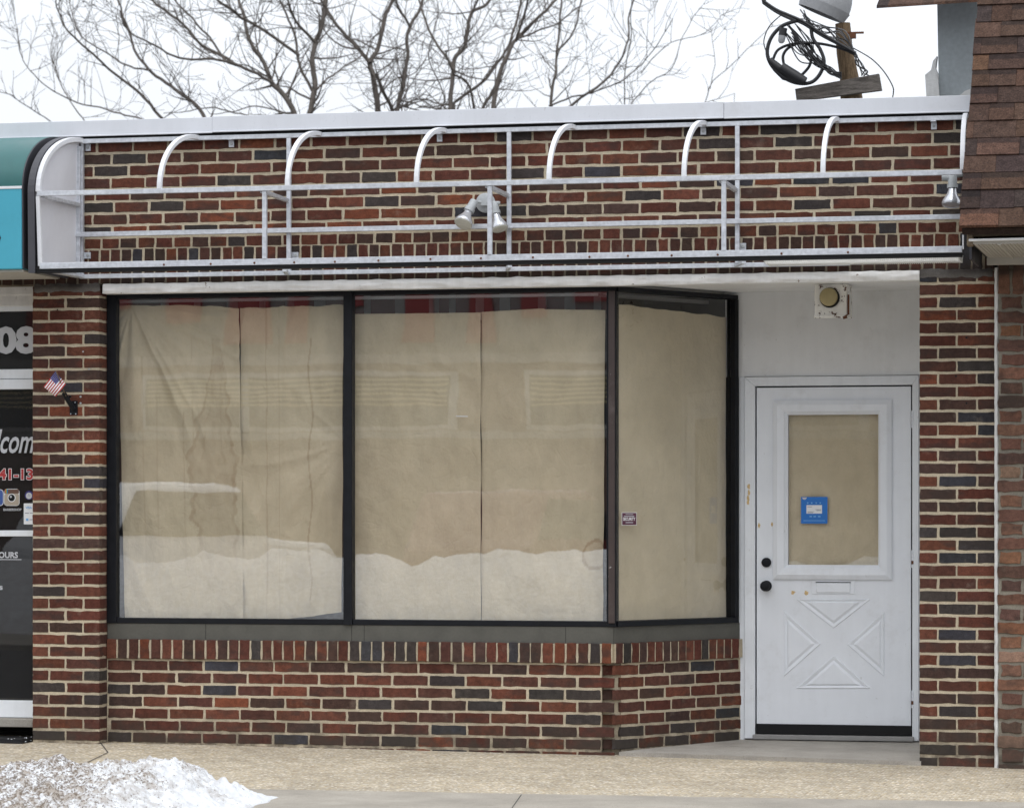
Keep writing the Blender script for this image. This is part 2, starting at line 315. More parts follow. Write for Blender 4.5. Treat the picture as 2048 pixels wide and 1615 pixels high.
# ------------------------------------------------------------------ mesh builder
class MB:
    def __init__(s): s.v = []; s.f = []; s.mi = []; s.col = []; s.use = False
    def add(s, vs, fs, mi=0, col=None):
        b = len(s.v); s.v += [tuple(v) for v in vs]; s.f += [tuple(b+i for i in f) for f in fs]; s.mi += [mi]*len(fs)
        if col is not None: s.use = True
        if col is None or (len(col) and not hasattr(col[0], '__len__')): s.col += [col or (0, 0, 0)]*len(vs)
        else: s.col += list(col)
        return s
    def box(s, x0, x1, y0, y1, z0, z1, mi=0, col=None):
        if x0 > x1: x0, x1 = x1, x0
        if y0 > y1: y0, y1 = y1, y0
        if z0 > z1: z0, z1 = z1, z0
        v = [(x0,y0,z0),(x1,y0,z0),(x1,y1,z0),(x0,y1,z0),(x0,y0,z1),(x1,y0,z1),(x1,y1,z1),(x0,y1,z1)]
        return s.add(v, [(0,3,2,1),(4,5,6,7),(0,1,5,4),(1,2,6,5),(2,3,7,6),(3,0,4,7)], mi, col)
    def obox(s, O, u, n, u0, u1, d0, d1, z0, z1, mi=0, col=None):
        """box in a vertical plane frame: u along, n outward, z up"""
        O = Vector(O); v = []
        for z in (z0, z1):
            for (a, d) in ((u0, d1), (u1, d1), (u1, d0), (u0, d0)):
                p = O + u*a + n*d; v.append((p.x, p.y, z))
        return s.add(v, [(0,3,2,1),(4,5,6,7),(0,1,5,4),(1,2,6,5),(2,3,7,6),(3,0,4,7)], mi, col)
    def bar(s, p, q, w, h=None, up=(0, 0, 1), mi=0, col=None):
        p, q = Vector(p), Vector(q); h = h or w; d = (q-p).normalized(); up = Vector(up)
        if abs(d.dot(up)) > .98: up = Vector((0, 1, 0))
        r = d.cross(up).normalized(); t = r.cross(d)
        v = []
        for o in (p, q):
            for (a, b) in ((-1, -1), (1, -1), (1, 1), (-1, 1)): v.append(o + r*(a*w/2) + t*(b*h/2))
        return s.add(v, [(0,1,2,3),(7,6,5,4),(0,4,5,1),(1,5,6,2),(2,6,7,3),(3,7,4,0)], mi, col)
    def tube(s, pts, rad, n=8, mi=0, cap=True, sq=False, col=None):
        pts = [Vector(p) for p in pts]
        if not hasattr(rad, '__len__'): rad = [rad]*len(pts)
        d = (pts[1]-pts[0]).normalized(); a = d.orthogonal().normalized()
        if sq:
            a = Vector((1, 0, 0)); a = (a - d*a.dot(d)).normalized(); n = 4
        vs = []
        for i, p in enumerate(pts):
            d = (pts[min(i+1, len(pts)-1)]-pts[max(i-1, 0)]).normalized()
            a = (a-d*a.dot(d))
            a = a.normalized() if a.length > 1e-6 else d.orthogonal().normalized()
            b = d.cross(a)
            for k in range(n):
                t = 2*math.pi*(k+.5)/n
                vs.append(p + (a*math.cos(t)+b*math.sin(t))*rad[i]*(1.414 if sq else 1))
        fs = []
        for i in range(len(pts)-1):
            for k in range(n): fs.append((i*n+k, i*n+(k+1) % n, (i+1)*n+(k+1) % n, (i+1)*n+k))
        if cap: fs += [tuple(range(n))[::-1], tuple((len(pts)-1)*n+k for k in range(n))]
        return s.add(vs, fs, mi, col)
    def lathe(s, O, axis, prof, n=24, mi=0):
        """prof = [(dist along axis, radius)]"""
        O = Vector(O); d = Vector(axis).normalized(); a = d.orthogonal().normalized(); b = d.cross(a); vs = []
        for (t, r) in prof:
            for k in range(n):
                g = 2*math.pi*k/n; vs.append(O + d*t + (a*math.cos(g)+b*math.sin(g))*max(r, 1e-5))
        fs = []
        for i in range(len(prof)-1):
            for k in range(n): fs.append((i*n+k, i*n+(k+1) % n, (i+1)*n+(k+1) % n, (i+1)*n+k))
        fs += [tuple(range(n))[::-1], tuple((len(prof)-1)*n+k for k in range(n))]
        return s.add(vs, fs, mi)
    def prism(s, poly, ext, mi=0, col=None):
        """closed polygon (3D points) extruded by vector ext"""
        n = len(poly); e = Vector(ext); a = [Vector(p) for p in poly]; b = [p+e for p in a]
        nrm = Vector((0, 0, 0))
        for i in range(n): nrm += a[i].cross(a[(i+1) % n])
        flip = nrm.dot(e) > 0
        fs = [tuple(range(n))[::-1] if flip else tuple(range(n)), tuple(range(n, 2*n)) if flip else tuple(range(n, 2*n))[::-1]]
        for i in range(n):
            j = (i+1) % n
            fs.append((i, j, n+j, n+i) if flip else (j, i, n+i, n+j))
        return s.add(a+b, fs, mi, col)
    def grid(s, fn, nu, nv, mi=0, colfn=None, flip=False):
        vs = []; cs = []
        for j in range(nv+1):
            for i in range(nu+1):
                vs.append(fn(i/nu, j/nv)); 
                if colfn: cs.append(colfn(i/nu, j/nv))
        fs = []
        for j in range(nv):
            for i in range(nu):
                a = j*(nu+1)+i; q = (a, a+1, a+nu+2, a+nu+1); fs.append(q[::-1] if flip else q)
        return s.add(vs, fs, mi, cs if colfn else None)
    def build(s, name, mats, parent=None, smooth=None, bevel=0, attr='tone'):
        me = bpy.data.meshes.new(name); off = Vector((0, 0, 0))
        if parent is not None:
            p = parent
            while p is not None: off += p.location; p = p.parent
        me.from_pydata([(x-off.x, y-off.y, z-off.z) for x, y, z in s.v], [], s.f)
        if not isinstance(mats, (list, tuple)): mats = [mats]
        for m in mats: me.materials.append(M[m])
        me.polygons.foreach_set('material_index', s.mi)
        if s.use:
            ca = me.color_attributes.new(attr, 'FLOAT_COLOR', 'POINT'); fl = []
            for c in s.col: fl += [c[0], c[1], c[2], 1.0]
            ca.data.foreach_set('color', fl)
        me.update()
        if smooth is not None:
            me.polygons.foreach_set('use_smooth', [True]*len(me.polygons)); me.set_sharp_from_angle(angle=math.radians(smooth))
        o = bpy.data.objects.new(name, me); COL.objects.link(o)
        if parent is not None: o.parent = parent
        if bevel:
            b = o.modifiers.new('bevel', 'BEVEL'); b.width = bevel; b.segments = 2; b.limit_method = 'ANGLE'; b.angle_limit = math.radians(40)
        return o
def tag(o, label=None, cat=None, group=None, kind=None):
    if label: o['label'] = label
    if cat: o['category'] = cat
    if group: o['group'] = group
    if kind: o['kind'] = kind
    return o
def thing(name, loc, label, cat, group=None):
    o = bpy.data.objects.new(name, None); o.empty_display_size = .1; COL.objects.link(o); o.location = loc
    return tag(o, label, cat, group)
def text_mesh(body, size, bold=0.0, shear=0.0, sx=1.0, spacing=1.0, extrude=0.0008):
    """text as (verts, faces, width): lower-left at the origin, in metres, in the XZ plane facing -Y"""
    cu = bpy.data.curves.new('lettering', 'FONT'); cu.body = body; cu.size = size; cu.offset = bold*size; cu.shear = shear; cu.space_character = spacing; cu.extrude = extrude; cu.resolution_u = 3
    o = bpy.data.objects.new('lettering', cu); COL.objects.link(o)
    bpy.context.view_layer.update()
    dg = bpy.context.evaluated_depsgraph_get(); me = bpy.data.meshes.new_from_object(o.evaluated_get(dg))
    vs = [(v.co.x*sx, -v.co.z, v.co.y) for v in me.vertices]; fs = [tuple(p.vertices) for p in me.polygons]
    bpy.data.objects.remove(o); bpy.data.curves.remove(cu); bpy.data.meshes.remove(me)
    return vs, fs
def put_text(mb, body, x0, x1, zb, zt, y, mi=0, bold=0.0, shear=0.0, spacing=1.0, u=None, O=None):
    """fit text into x0..x1, zb..zt at depth y (facing the street)"""
    vs, fs = text_mesh(body, 1.0, bold, shear, 1.0, spacing, .0)
    ax = [v[0] for v in vs]; az = [v[2] for v in vs]; a0, a1, b0, b1 = min(ax), max(ax), min(az), max(az)
    W = []
    for v in vs:
        xx = x0+(v[0]-a0)/(a1-a0)*(x1-x0); zz = zb+(v[2]-b0)/(b1-b0)*(zt-zb)
        if u is None: W.append((xx, y, zz))
        else:
            p = O + u*xx; W.append((p.x, p.y, zz))
    mb.add(W, fs, mi)

# ------------------------------------------------------------------ bricks
RED = lin(104, 64, 51); RED2 = lin(92, 55, 46); MAR = lin(88, 58, 50); ORG = lin(116, 68, 50); BRN = lin(76, 58, 52); CHA = lin(66, 60, 58); SLA = lin(62, 61, 65)
PAL = [(RED, 22), (RED2, 21), (MAR, 20), (ORG, 5), (BRN, 18), (CHA, 11), (SLA, 5)]
def brick_col(rg, pal=PAL, k=1.0):
    t = rg.random()*sum(p[1] for p in pal)
    for c, wgt in pal:
        t -= wgt
        if t <= 0: break
    j = rg.uniform(.80, 1.08)*k
    return (c[0]*j*rg.uniform(.95, 1.05), c[1]*j, c[2]*j*rg.uniform(.95, 1.05))
def brick(mb, O, u, n, ua, ub, za, zb, col, rg, rough=1.0, face=0.0):
    """one brick with an uneven arris, standing proud of the mortar"""
    L_, H_ = ub-ua, zb-za
    pts = []
    def edge(p, q, nn, nx, ny):
        for i in range(nn):
            t = (i+.0)/nn
            if i == 0: t = .06 if nn > 1 else .1
            j = rg.uniform(-.0026, .0016)*rough
            if rg.random() < .05: j -= rg.uniform(.001, .004)*rough
            pts.append((p[0]+(q[0]-p[0])*t+nx*j, p[1]+(q[1]-p[1])*t+ny*j))
    nl = max(2, int(L_/.033)); nh = max(2, int(H_/.028))
    edge((ua, za), (ub, za), nl, 0, -1); pts.append((ub-.0025, za+rg.uniform(-.001, .001)))
    edge((ub, za), (ub, zb), nh, 1, 0); pts.append((ub+rg.uniform(-.001, .001), zb-.0025))
    edge((ub, zb), (ua, zb), nl, 0, 1); pts.append((ua+.0025, zb+rg.uniform(-.001, .001)))
    edge((ua, zb), (ua, za), nh, -1, 0); pts.append((ua+rg.uniform(-.001, .001), za+.0025))
    m = len(pts); cu, cz = (ua+ub)/2, (za+zb)/2
    off = face + rg.uniform(-.0015, .0015)*rough; tu = rg.uniform(-.0015, .0015)*rough/max(L_, .05); tz = rg.uniform(-.001, .001)*rough/max(H_, .05)
    vs = []
    for (d, ins) in ((-.016, 0), (-.0022, 0), (0, .0020)):
        for (a, z) in pts:
            a2 = a + (ins if a < cu else -ins) if abs(a-cu) > L_*.45 else a
            z2 = z + (ins if z < cz else -ins) if abs(z-cz) > H_*.40 else z
            p = Vector((O[0], O[1], 0)) + u*a2 + n*(d+off+(a-cu)*tu+(z-cz)*tz); vs.append((p.x, p.y, z2))
    fs = []
    for r in range(2):
        for i in range(m): fs.append((r*m+i, r*m+(i+1) % m, (r+1)*m+(i+1) % m, (r+1)*m+i))
    fs.append(tuple(2*m+i for i in range(m)))
    mb.add(vs, fs, 0, col)
PITCH, BH, J = .0677, .0538, .0125
def course(mb, O, u, n, u0, u1, z, bl, phase, rg, h=BH, joint=J, col=None, pal=PAL, rough=1.0, lens=None):
    """one course of bricks from u0 to u1 with its bottom at z; bl = brick length"""
    a = u0 - phase
    while a < u1-.005:
        b = a + bl*rg.uniform(.985, 1.015)
        x0, x1 = max(a, u0), min(b, u1)
        if x1-x0 > .012: brick(mb, O, u, n, x0, x1, z+rg.uniform(-.0012, .0012), z+h+rg.uniform(-.0012, .0012), col or brick_col(rg, pal), rg, rough)
        a = b + joint*rg.uniform(.8, 1.25)
UX = Vector((1, 0, 0)); NF = Vector((0, -1, 0)); NR = Vector((1, 0, 0)); UY = Vector((0, 1, 0))
MD = .0035      # mortar set back
YB = .12       # face of the wall under the windows
YD = 1.0       # plane of the recessed door
zs = Z_(1180, 551.6); zh = zs+.200            # underside and top of the soldier course
xL0, xL1 = X_(65), X_(199)                       # left pier
xR0, xR1 = X_(1839), X_(1989)                    # right pier
xW0 = X_(-420); zTop = 3.44

bld = thing('brick_storefront', (xL0, 0, 0), 'low brick storefront with papered windows and white recessed door', 'storefront')
# ---- upper wall
rg = random.Random(11); mb = MB()
mb.box(xW0, xR1, MD, .30, zs, zTop, 1)
O = (xW0, 0, 0); W_ = xR1-xW0
a = 0
while a < W_-.02:
    b = a+.0555*rg.uniform(.94, 1.05); brick(mb, O, UX, NF, a, min(b, W_), zs+.002, zs+.192+rg.uniform(-.003, .003), brick_col(rg), rg); a = b+.0095*rg.uniform(.8, 1.3)
z = zh; k = 0
course(mb, O, UX, NF, 0, W_, z, .094, .03, rg); z += PITCH
while z < zTop-.03:
    course(mb, O, UX, NF, 0, W_, z, .196, (.0 if k % 2 else .1033)+.02, rg); z += PITCH; k += 1
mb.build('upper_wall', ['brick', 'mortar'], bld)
# ---- piers
def pier(name, x0, x1, zb, seed, ret=None):
    rg = random.Random(seed); mb = MB(); wd = x1-x0
    mb.box(x0+.001, x1-(MD if ret else .0), MD, (ret or .3)+ (.0 if ret else 0), zb, zs-.001, 1)
    if not ret: mb.box(x0+.002, x1-.003, .3, 1.3, zb, zs-.002, 1)
    z = zs-PITCH+.004; k = 0
    while z > zb-.02:
        za, zt = max(z, zb), z+BH
        if k % 2 == 0: cuts = [(0, .093), (.103, .298), (.308, wd)]
        else: cuts = [(0, .192), (.203, wd)]
        last = None
        for (a, b) in cuts:
            last = brick_col(rg)
            brick(mb, (x0, 0, 0), UX, NF, a+(0 if a == 0 else rg.uniform(-.003, .003)), b, za, zt, last, rg)
        if ret: brick(mb, (x1, 0, 0), UY, NR, .002 , ret-(.0 if k % 2 else .012), za, zt, last, rg)
        z -= PITCH; k += 1
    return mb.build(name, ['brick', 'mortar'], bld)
pier('brick_pier', xL0, xL1, -.06, 21, YB+.03)
pier('brick_pier', xR0, xR1, -.08, 22)
# ---- wall under the windows, with the angled return and toothed corner
xB0, xBc = xL1, X_(1228, YB)
zr0 = Z_(700, 1321, YB); zr1 = Z_(700, 1281, YB)
Cn = Vector((xBc, YB, 0)); En = Vector((X_(1483, YD), YD, 0)); ua = (En-Cn).normalized(); na = Vector((ua.y, -ua.x, 0)); LA = (En-Cn).length
rg = random.Random(31); mb = MB()
mb.box(xB0, xBc-.07, YB+MD, YB+.12, -.08, zr0+.001, 1)
mb.obox(Cn, ua, na, .06, LA, -.12, -MD, -.08, zr0+.001, 1)
mb.prism([(xBc-.0705, YB+.045, -.08), (xBc-.02, YB+.045, -.08), tuple(Cn+ua*.0605-na*.012+Vector((0, 0, -.08))), (xBc-.02, YB+.16, -.08), (xBc-.0705, YB+.16, -.08)], (0, 0, zr0+.08), 1)
z = zr0-PITCH+.004; k = 0
while z > -.1:
    za = max(z, -.1)
    e = (xBc-xB0)-(.075 if k % 2 == 0 else .0)
    # lay backwards from the corner so the toothed ends are whole bricks
    b = e
    while b > .01:
        a = max(b-.196*rg.uniform(.985, 1.015), .006)
        if b-a > .02: brick(mb, (xB0, YB, 0), UX, NF, a, b, za, z+BH, brick_col(rg), rg)
        b = a-J*rg.uniform(.8, 1.2)
    a = 0.0 if k % 2 == 0 else .05
    first = True
    while a < LA-.02:
        b = min(a+(.196 if not first else .19)*rg.uniform(.985, 1.015), LA)
        brick(mb, Cn, ua, na, a, b, za, z+BH, brick_col(rg), rg); a = b+J*rg.uniform(.8, 1.2); first = False
    if k % 2 == 0:      # end of the angled-wall brick seen from the front
        brick(mb, (xBc-.072, YB+.028, 0), UX, NF, 0, .073, za, z+BH, brick_col(rg, k=.8), rg)
    z -= PITCH; k += 1
# rowlock course on top
mb.box(xB0+.004, xBc-.008, YB-.008, YB+.11, zr0+.004, zr1-.004, 1)
mb.obox(Cn, ua, na, .006, LA, -.11, .008, zr0+.004, zr1-.004, 1)
a = .004
while a < xBc-xB0-.03:
    b = min(a+.0545*rg.uniform(.95, 1.04), xBc-xB0); brick(mb, (xB0, YB-.014, 0), UX, NF, a, b, zr0+.001, zr1, brick_col(rg), rg); a = b+.0100*rg.uniform(.8, 1.25)
a = .006
while a < LA-.03:
    b = min(a+.0545*rg.uniform(.95, 1.04), LA); brick(mb, Cn, ua, na, a, b, zr0+.001, zr1, brick_col(rg), rg, face=.014); a = b+.0100*rg.uniform(.8, 1.25)
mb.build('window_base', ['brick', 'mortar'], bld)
# ---- lintel, coping, soffit, roof and hidden sides
zl1 = zs-.001; zl0 = Z_(1024, 574)
mb = MB()
def lf(u, v):
    x = xL1+.026+(xR0-xL1-.026)*u; a = v*2*math.pi*.5
    zz = zl0+(zl1-zl0)*v
    q = noise.noise(Vector((x*9, v*2.3, 3)))*.006 + noise.noise(Vector((x*40, v*5, 7)))*.002
    zz += (noise.noise(Vector((x*14, v*3, 9)))*.006 if v > .6 else noise.noise(Vector((x*6, 1, 2)))*.003)
    return (x, -.010-q-.006*math.sin(v*math.pi), zz)
mb.grid(lf, 420, 8)
mb.box(xL1+.026, xR0, .001, .11, zl0+.006, zl1)
mb.build('lintel', 'lintel', bld, smooth=60)
zc0, zc1 = Z_(1024, 247.5, -.05), Z_(1024, 217, -.05)
mb = MB(); xj1, xj2 = X_(425, -.05), X_(1448, -.05); xm = X_(1975)
for (a, b, dz, dy) in ((xW0, xj1-.001, 0, 0), (xj1, xj2-.0015, .003, .004), (xj2, xm, .001, .002)):
    mb.box(a, b, -.05-dy, .28, zc0+dz, zc1+dz)
    mb.box(a, b, -.054-dy, -.045-dy, zc0+dz-.006, zc0+dz+.002)
mb.build('roof_coping', 'coping', bld, bevel=.002)
mb = MB(); mb.box(xW0, xR1-.01, -.03, .28, zc0-.028, zc0-.001); mb.build('coping_gap_shade', 'rubber', bld)  # black strip painting the dark of the gap under the coping
mb = MB(); mb.box(xL1+.01, xR0-.002, .11, 1.3, zl0+.02, zl0+.06)
mb.box(xL1+.01, xR0-.003, .02, .109, zl0+.002, zl0+.05)
mb.build('soffit', 'wallpaint', bld)
mb = MB(); mb.box(xW0, xR1-.02, .281, 12, 3.30, 3.40); mb.build('flat_roof', 'rooftar', bld)
mb = MB(); mb.box(xW0, xR1-.02, 11.8, 12, -.1, 3.299); mb.box(xW0, xW0+.2, .31, 11.799, -.1, 3.298)
mb.box(xR1-.22, xR1-.02, 1.31, 11.799, -.1, 3.298); mb.build('rear_wall', 'farbrick', bld)
mb = MB(); mb.box(xW0+.21, xR1-.23, 3.2, 3.3, 0, 3.29); mb.box(xL0+.02, xL0+.10, .32, 3.19, 0, 3.29)
mb.box(xW0+.21, xBc-.12, .5, 3.19, .001, .03); mb.box(xL0+.11, xR1-.23, .15, 3.19, 2.95, 3.0)
mb.build('interior_partition', 'dark', bld)
def smear(x0, x1, seed):
    def f(u, v):
        x = x0+(x1-x0)*u; a_ = noise.noise(Vector((x*9, seed, 1))); e = .5+.5*noise.noise(Vector((x*26, seed, 4)))
        zz = zs-.018+.008*a_+(v-.5)*(.030+.030*e); k_ = math.sin(v*math.pi)*min(1, min(u, 1-u)*14)
        return (x, -.0005-.006*k_-.004*k_*noise.noise(Vector((x*45, v*4, seed))), zz)
    mb = MB(); mb.grid(f, 90, 8); mb.build('patch_mortar', 'patch', bld, smooth=60)
for (px, py, sz) in ((1933, 675, .007), (1912, 752, .006), (1933, 806, .006), (178, 738, .005), (161, 793, .006), (161, 806, .006), (166, 703, .005), (115, 619, .004)):
    p = at(px, py, 0); mb = MB(); mb.lathe((p.x, .002, p.z), (0, -1, 0), [(0, sz), (.004, sz*.9), (.0042, sz*.4)], 10); mb.build('old_anchor', 'rubber' if px > 500 or px == 115 else 'socket', bld)
smear(xL0+.01, xL1+.003, 3); smear(xR0+.002, xR1-.01, 8)
# ---- windows
YF0, YF1, YG = .115, .175, .150
zf0 = Z_(700, 1249, YF0); zf1 = Z_(700, 1238, YF0); zf2 = Z_(700, 590, YF0); zf3 = zl0+.004
zsl0, zsl1 = zr1-.004, zf0
def pane(parent, O, u, n, u0, u1, z0, z1, mat='glass'):
    mb = MB(); mb.obox(O, u, n, u0, u1, -.003, .003, z0, z1); return mb.build('pane', mat, parent)
xa0, xa1, xa2, xa3 = X_(217, YF0), X_(232, YF0), X_(687, YF0), X_(704.5, YF0)
xa4, xa5 = X_(1213, YF0), X_(1236, YF0)
OW = Vector((0, YG, 0))
mb = MB(); mb.box(xB0+.001, xa1, YF0, YF1, zf0, zf3); mb.box(xa1, xa2, YF0+.004, YF1, zf0, zf1); mb.box(xa1, xa2, YF0+.004, YF1, zf2, zf3)
win1 = mb.build('window', 'black', bld, bevel=.003); pane(win1, OW, UX, NF, xa1, xa2, zf1, zf2)
mb = MB(); mb.box(xa2, xa3, YF0-.006, YF1, zf0, zf3); mb.box(xa3, xa4, YF0+.004, YF1, zf0, zf1); mb.box(xa3, xa4, YF0+.004, YF1, zf2, zf3)
win2 = mb.build('window', 'black', bld, bevel=.003); pane(win2, OW, UX, NF, xa3, xa4, zf1, zf2)
# angled window
CW = Vector((xa5, YF0+.01, 0)); EW = Vector((X_(1477, YD-.03), YD-.03, 0)); uw = (EW-CW).normalized(); nw = Vector((uw.y, -uw.x, 0)); LW = (EW-CW).length
mb = MB(); mb.obox(CW, uw, nw, .001, LW, -.06, 0, zf0, zf1); mb.obox(CW, uw, nw, .001, LW, -.06, 0, zf2, zf3); mb.obox(CW, uw, nw, LW-.032, LW, -.06, .003, zf1, zf2)
win3 = mb.build('window', 'black', bld, bevel=.003); pane(win3, CW-nw*.035, uw, nw, .01, LW-.032, zf1, zf2, 'sideglass')
mb = MB(); mb.box(xa4, xa5-.012, YF0-.001, YF1+.03, zf0, zf3); cp = mb.build('corner_post', 'black', bld, bevel=.003)
mb = MB(); mb.box(xa4+.012, xa5-.016, YF0-.012, YF0-.0015, zf0+.02, zf2); 
rr = random.Random(5)
mb.build('post_cover', 'bronze', cp, bevel=.004)
# sill
mb = MB(); mb.box(xB0+.002, xBc-.004, YB+.004, YB+.1, zsl0, zsl1); 
mb.obox(Cn, ua, na, .005, LA-.01, -.1, -.004, zsl0, zsl1-.0005)
for px in (411, 703, 728, 1131): 
    x = X_(px, YB); mb.box(x-.001, x+.001, YB+.0025, YB+.01, zsl0+.002, zsl1-.001, 1)
mb.build('window_sill', ['sill', 'rubber'], bld, bevel=.002)
# red reflection put in as a board, and pale track seen above the paper inside
mb = MB(); mb.box(xa0, xa4, .40, .42, zf2-.13, zf3+.02); mb.box(xa0, xa4, .30, .33, zf2-.012, zf2+.004, 2)
rr = random.Random(9)
for px in (245, 330, 395, 465, 525, 580, 640, 735, 800, 868, 905, 960, 1010, 1085, 1140, 1195):
    x = X_(px, .4); ww = rr.uniform(.035, .07); mb.box(x-ww/2, x+ww/2, .394, .3985, zf2-.13, zf3+.01, 1)
mb.build('interior_top_strip', ['redreflection', 'greyboard', 'white'], bld)
mb = MB(); mb.obox(CW, uw, nw, .05, LW-.05, -.2, -.18, zf2-.02, zf2+.0); mb.build('interior_top_strip', 'greyboard', bld)

# ---- door wall
zD = Z_(1667, 1478, YD)          # step surface at the door
mb = MB()
xd0, xd1 = X_(1490, YD), X_(1838, YD); zt = Z_(1667, 751, YD)
mb.box(X_(1468, YD)-.05, xR0+.02, YD, YD+.1, zt, zl0+.02)
mb.box(xd1+.0015, xR0+.02, YD-.004, YD+.1, -.05, zt-.001); mb.build('door_surround', 'wallpaint', bld); mb = MB(); mb.box(xR0-.0035, xR0-.0005, .16, YD-.0045, -.04, zl0+.0195); mb.build('recess_side_panel', 'wallpaint', bld)
mb = MB(); mb.box(X_(1478, YD), xd0-.001, YD-.004, YD+.1, -.02, zt-.001); mb.build('side_jamb', 'trimpaint', bld, bevel=.002)
# frame
xi0, xi1 = X_(1511, YD), X_(1825, YD); zi = Z_(1667, 771, YD)
mb = MB(); mb.prism([(xd0, YD-.02, zD), (xi0, YD-.02, zD), (xi0, YD-.02, zi), (xd0, YD-.02, zt-.004)], (0, .09, 0))
mb.prism([(xd0+.0003, YD-.02, zt-.0035), (xi0, YD-.02, zi+.0006), (xi1, YD-.02, zi+.0006), (xd1-.0003, YD-.02, zt-.0035)], (0, .09, 0))
mb.prism([(xi1, YD-.02, zD), (xd1, YD-.02, zD), (xd1, YD-.02, zt-.004), (xi1, YD-.02, zi)], (0, .09, 0))
mb.box(xi0-.001, xi1+.001, YD+.07, YD+.1, zD, zi+.03, 1)
dfr = mb.build('door_frame', ['trimpaint', 'dark'], bld, bevel=.003)
rr = random.Random(3)
def chip(px, py, w, h, y, par):
    p = at(px, py, y); P = []
    for j in range(22):
        t = j*2*math.pi/22; q = rr.uniform(.45, 1.0); P.append((p.x+w/360*.5*math.cos(t)*q, y, p.z+h/360*.5*math.sin(t)*q))
    mb = MB(); mb.prism(P, (0, .002, 0)); mb.build('bare_patch', 'bare', par)
chip(1497.5, 972, 8, 15, YD-.0207, dfr); chip(1498, 985, 6, 15, YD-.0207, dfr); chip(1496.5, 1000, 7, 24, YD-.0207, dfr)
# slab
YS = YD-.008
x0, x1, z0, z1 = X_(1514, YD), X_(1822, YD), Z_(1667, 1449, YD), Z_(1667, 774, YD)
gx0, gx1, gz0, gz1 = X_(1577, YD), X_(1757, YD), Z_(1667, 1129, YD), Z_(1667, 829, YD)
tx0, tx1, tz0, tz1 = X_(1547, YD), X_(1784, YD), Z_(1667, 1158, YD), Z_(1667, 800, YD)
mb = MB()
mb.box(x0, gx0, YS, YS+.045, z0, z1); mb.box(gx1, x1, YS, YS+.045, z0, z1); mb.box(gx0, gx1, YS, YS+.045, z0, gz0); mb.box(gx0, gx1, YS, YS+.045, gz1, z1)
door = mb.build('door', 'doorpaint', bld)
def rect_frame(mb, ox0, ox1, oz0, oz1, ix0, ix1, iz0, iz1, yo, yi, yb, mi=0):
    A = [(ox0, oz0), (ox1, oz0), (ox1, oz1), (ox0, oz1)]; B = [(ix0, iz0), (ix1, iz0), (ix1, iz1), (ix0, iz1)]
    vs = [(x, yb, z) for x, z in A] + [(x, yo, z) for x, z in A] + [(x, yi, z) for x, z in B] + [(x, yb, z) for x, z in B]
    fs = []
    for r in range(3):
        for i in range(4): j = (i+1) % 4; fs.append((r*4+i, r*4+j, (r+1)*4+j, (r+1)*4+i))
    mb.add(vs, fs, mi)
mb = MB()
d1 = (gx0-tx0)*.30; d2 = (gx0-tx0)*.74
rect_frame(mb, tx0, tx1, tz0, tz1, tx0+d1, tx1-d1, tz0+d1, tz1-d1, YS-.014, YS-.026, YS)
rect_frame(mb, tx0+d1, tx1-d1, tz0+d1, tz1-d1, tx0+d2, tx1-d2, tz0+d2, tz1-d2, YS-.026, YS-.021, YS)
rect_frame(mb, tx0+d2, tx1-d2, tz0+d2, tz1-d2, gx0, gx1, gz0, gz1, YS-.016, YS-.002, YS+.02)
wt = mb.build('window_trim', 'doorpaint', door)
mb = MB(); mb.bar((tx0, YS-.0115, tz0), (tx0+.05, YS-.0195, tz0+.05), .0012, .004); mb.build('mitre_gap', 'joint', wt)
mb = MB(); mb.box(gx0, gx1, YS+.008, YS+.013, gz0, gz1); mb.build('pane', 'doorglass', door)
# crossbuck triangles
def zoomed(x, y): return at(1440+x/3.67, 1100+y/3.67, YS)
for tri in (((560, 358), (1105, 358), (835, 570)), ((470, 445), (470, 925), (740, 685)), ((1205, 450), (1205, 925), (935, 690)), ((560, 1010), (1105, 1010), (835, 770))):
    P = [zoomed(*p) for p in tri]; c = (P[0]+P[1]+P[2])/3
    def ring(k, y): return [(c.x+(p.x-c.x)*k, y, c.z+(p.z-c.z)*k) for p in P]
    if (P[1]-P[0]).cross(P[2]-P[0]).y > 0: P = [P[0], P[2], P[1]]
    vs = ring(1, YS+.001)+ring(.97, YS-.006)+ring(.86, YS-.0035)+ring(.80, YS-.0005)+ring(.76, YS-.0005)+ring(.62, YS-.0075); fs = []
    for r in range(5):
        for i in range(3): j = (i+1) % 3; fs.append((r*3+i, r*3+j, r*3+3+j, r*3+3+i))
    fs.append((15, 16, 17))
    mb = MB(); mb.add(vs, fs); mb.build('raised_panel', 'doorpaint', door)
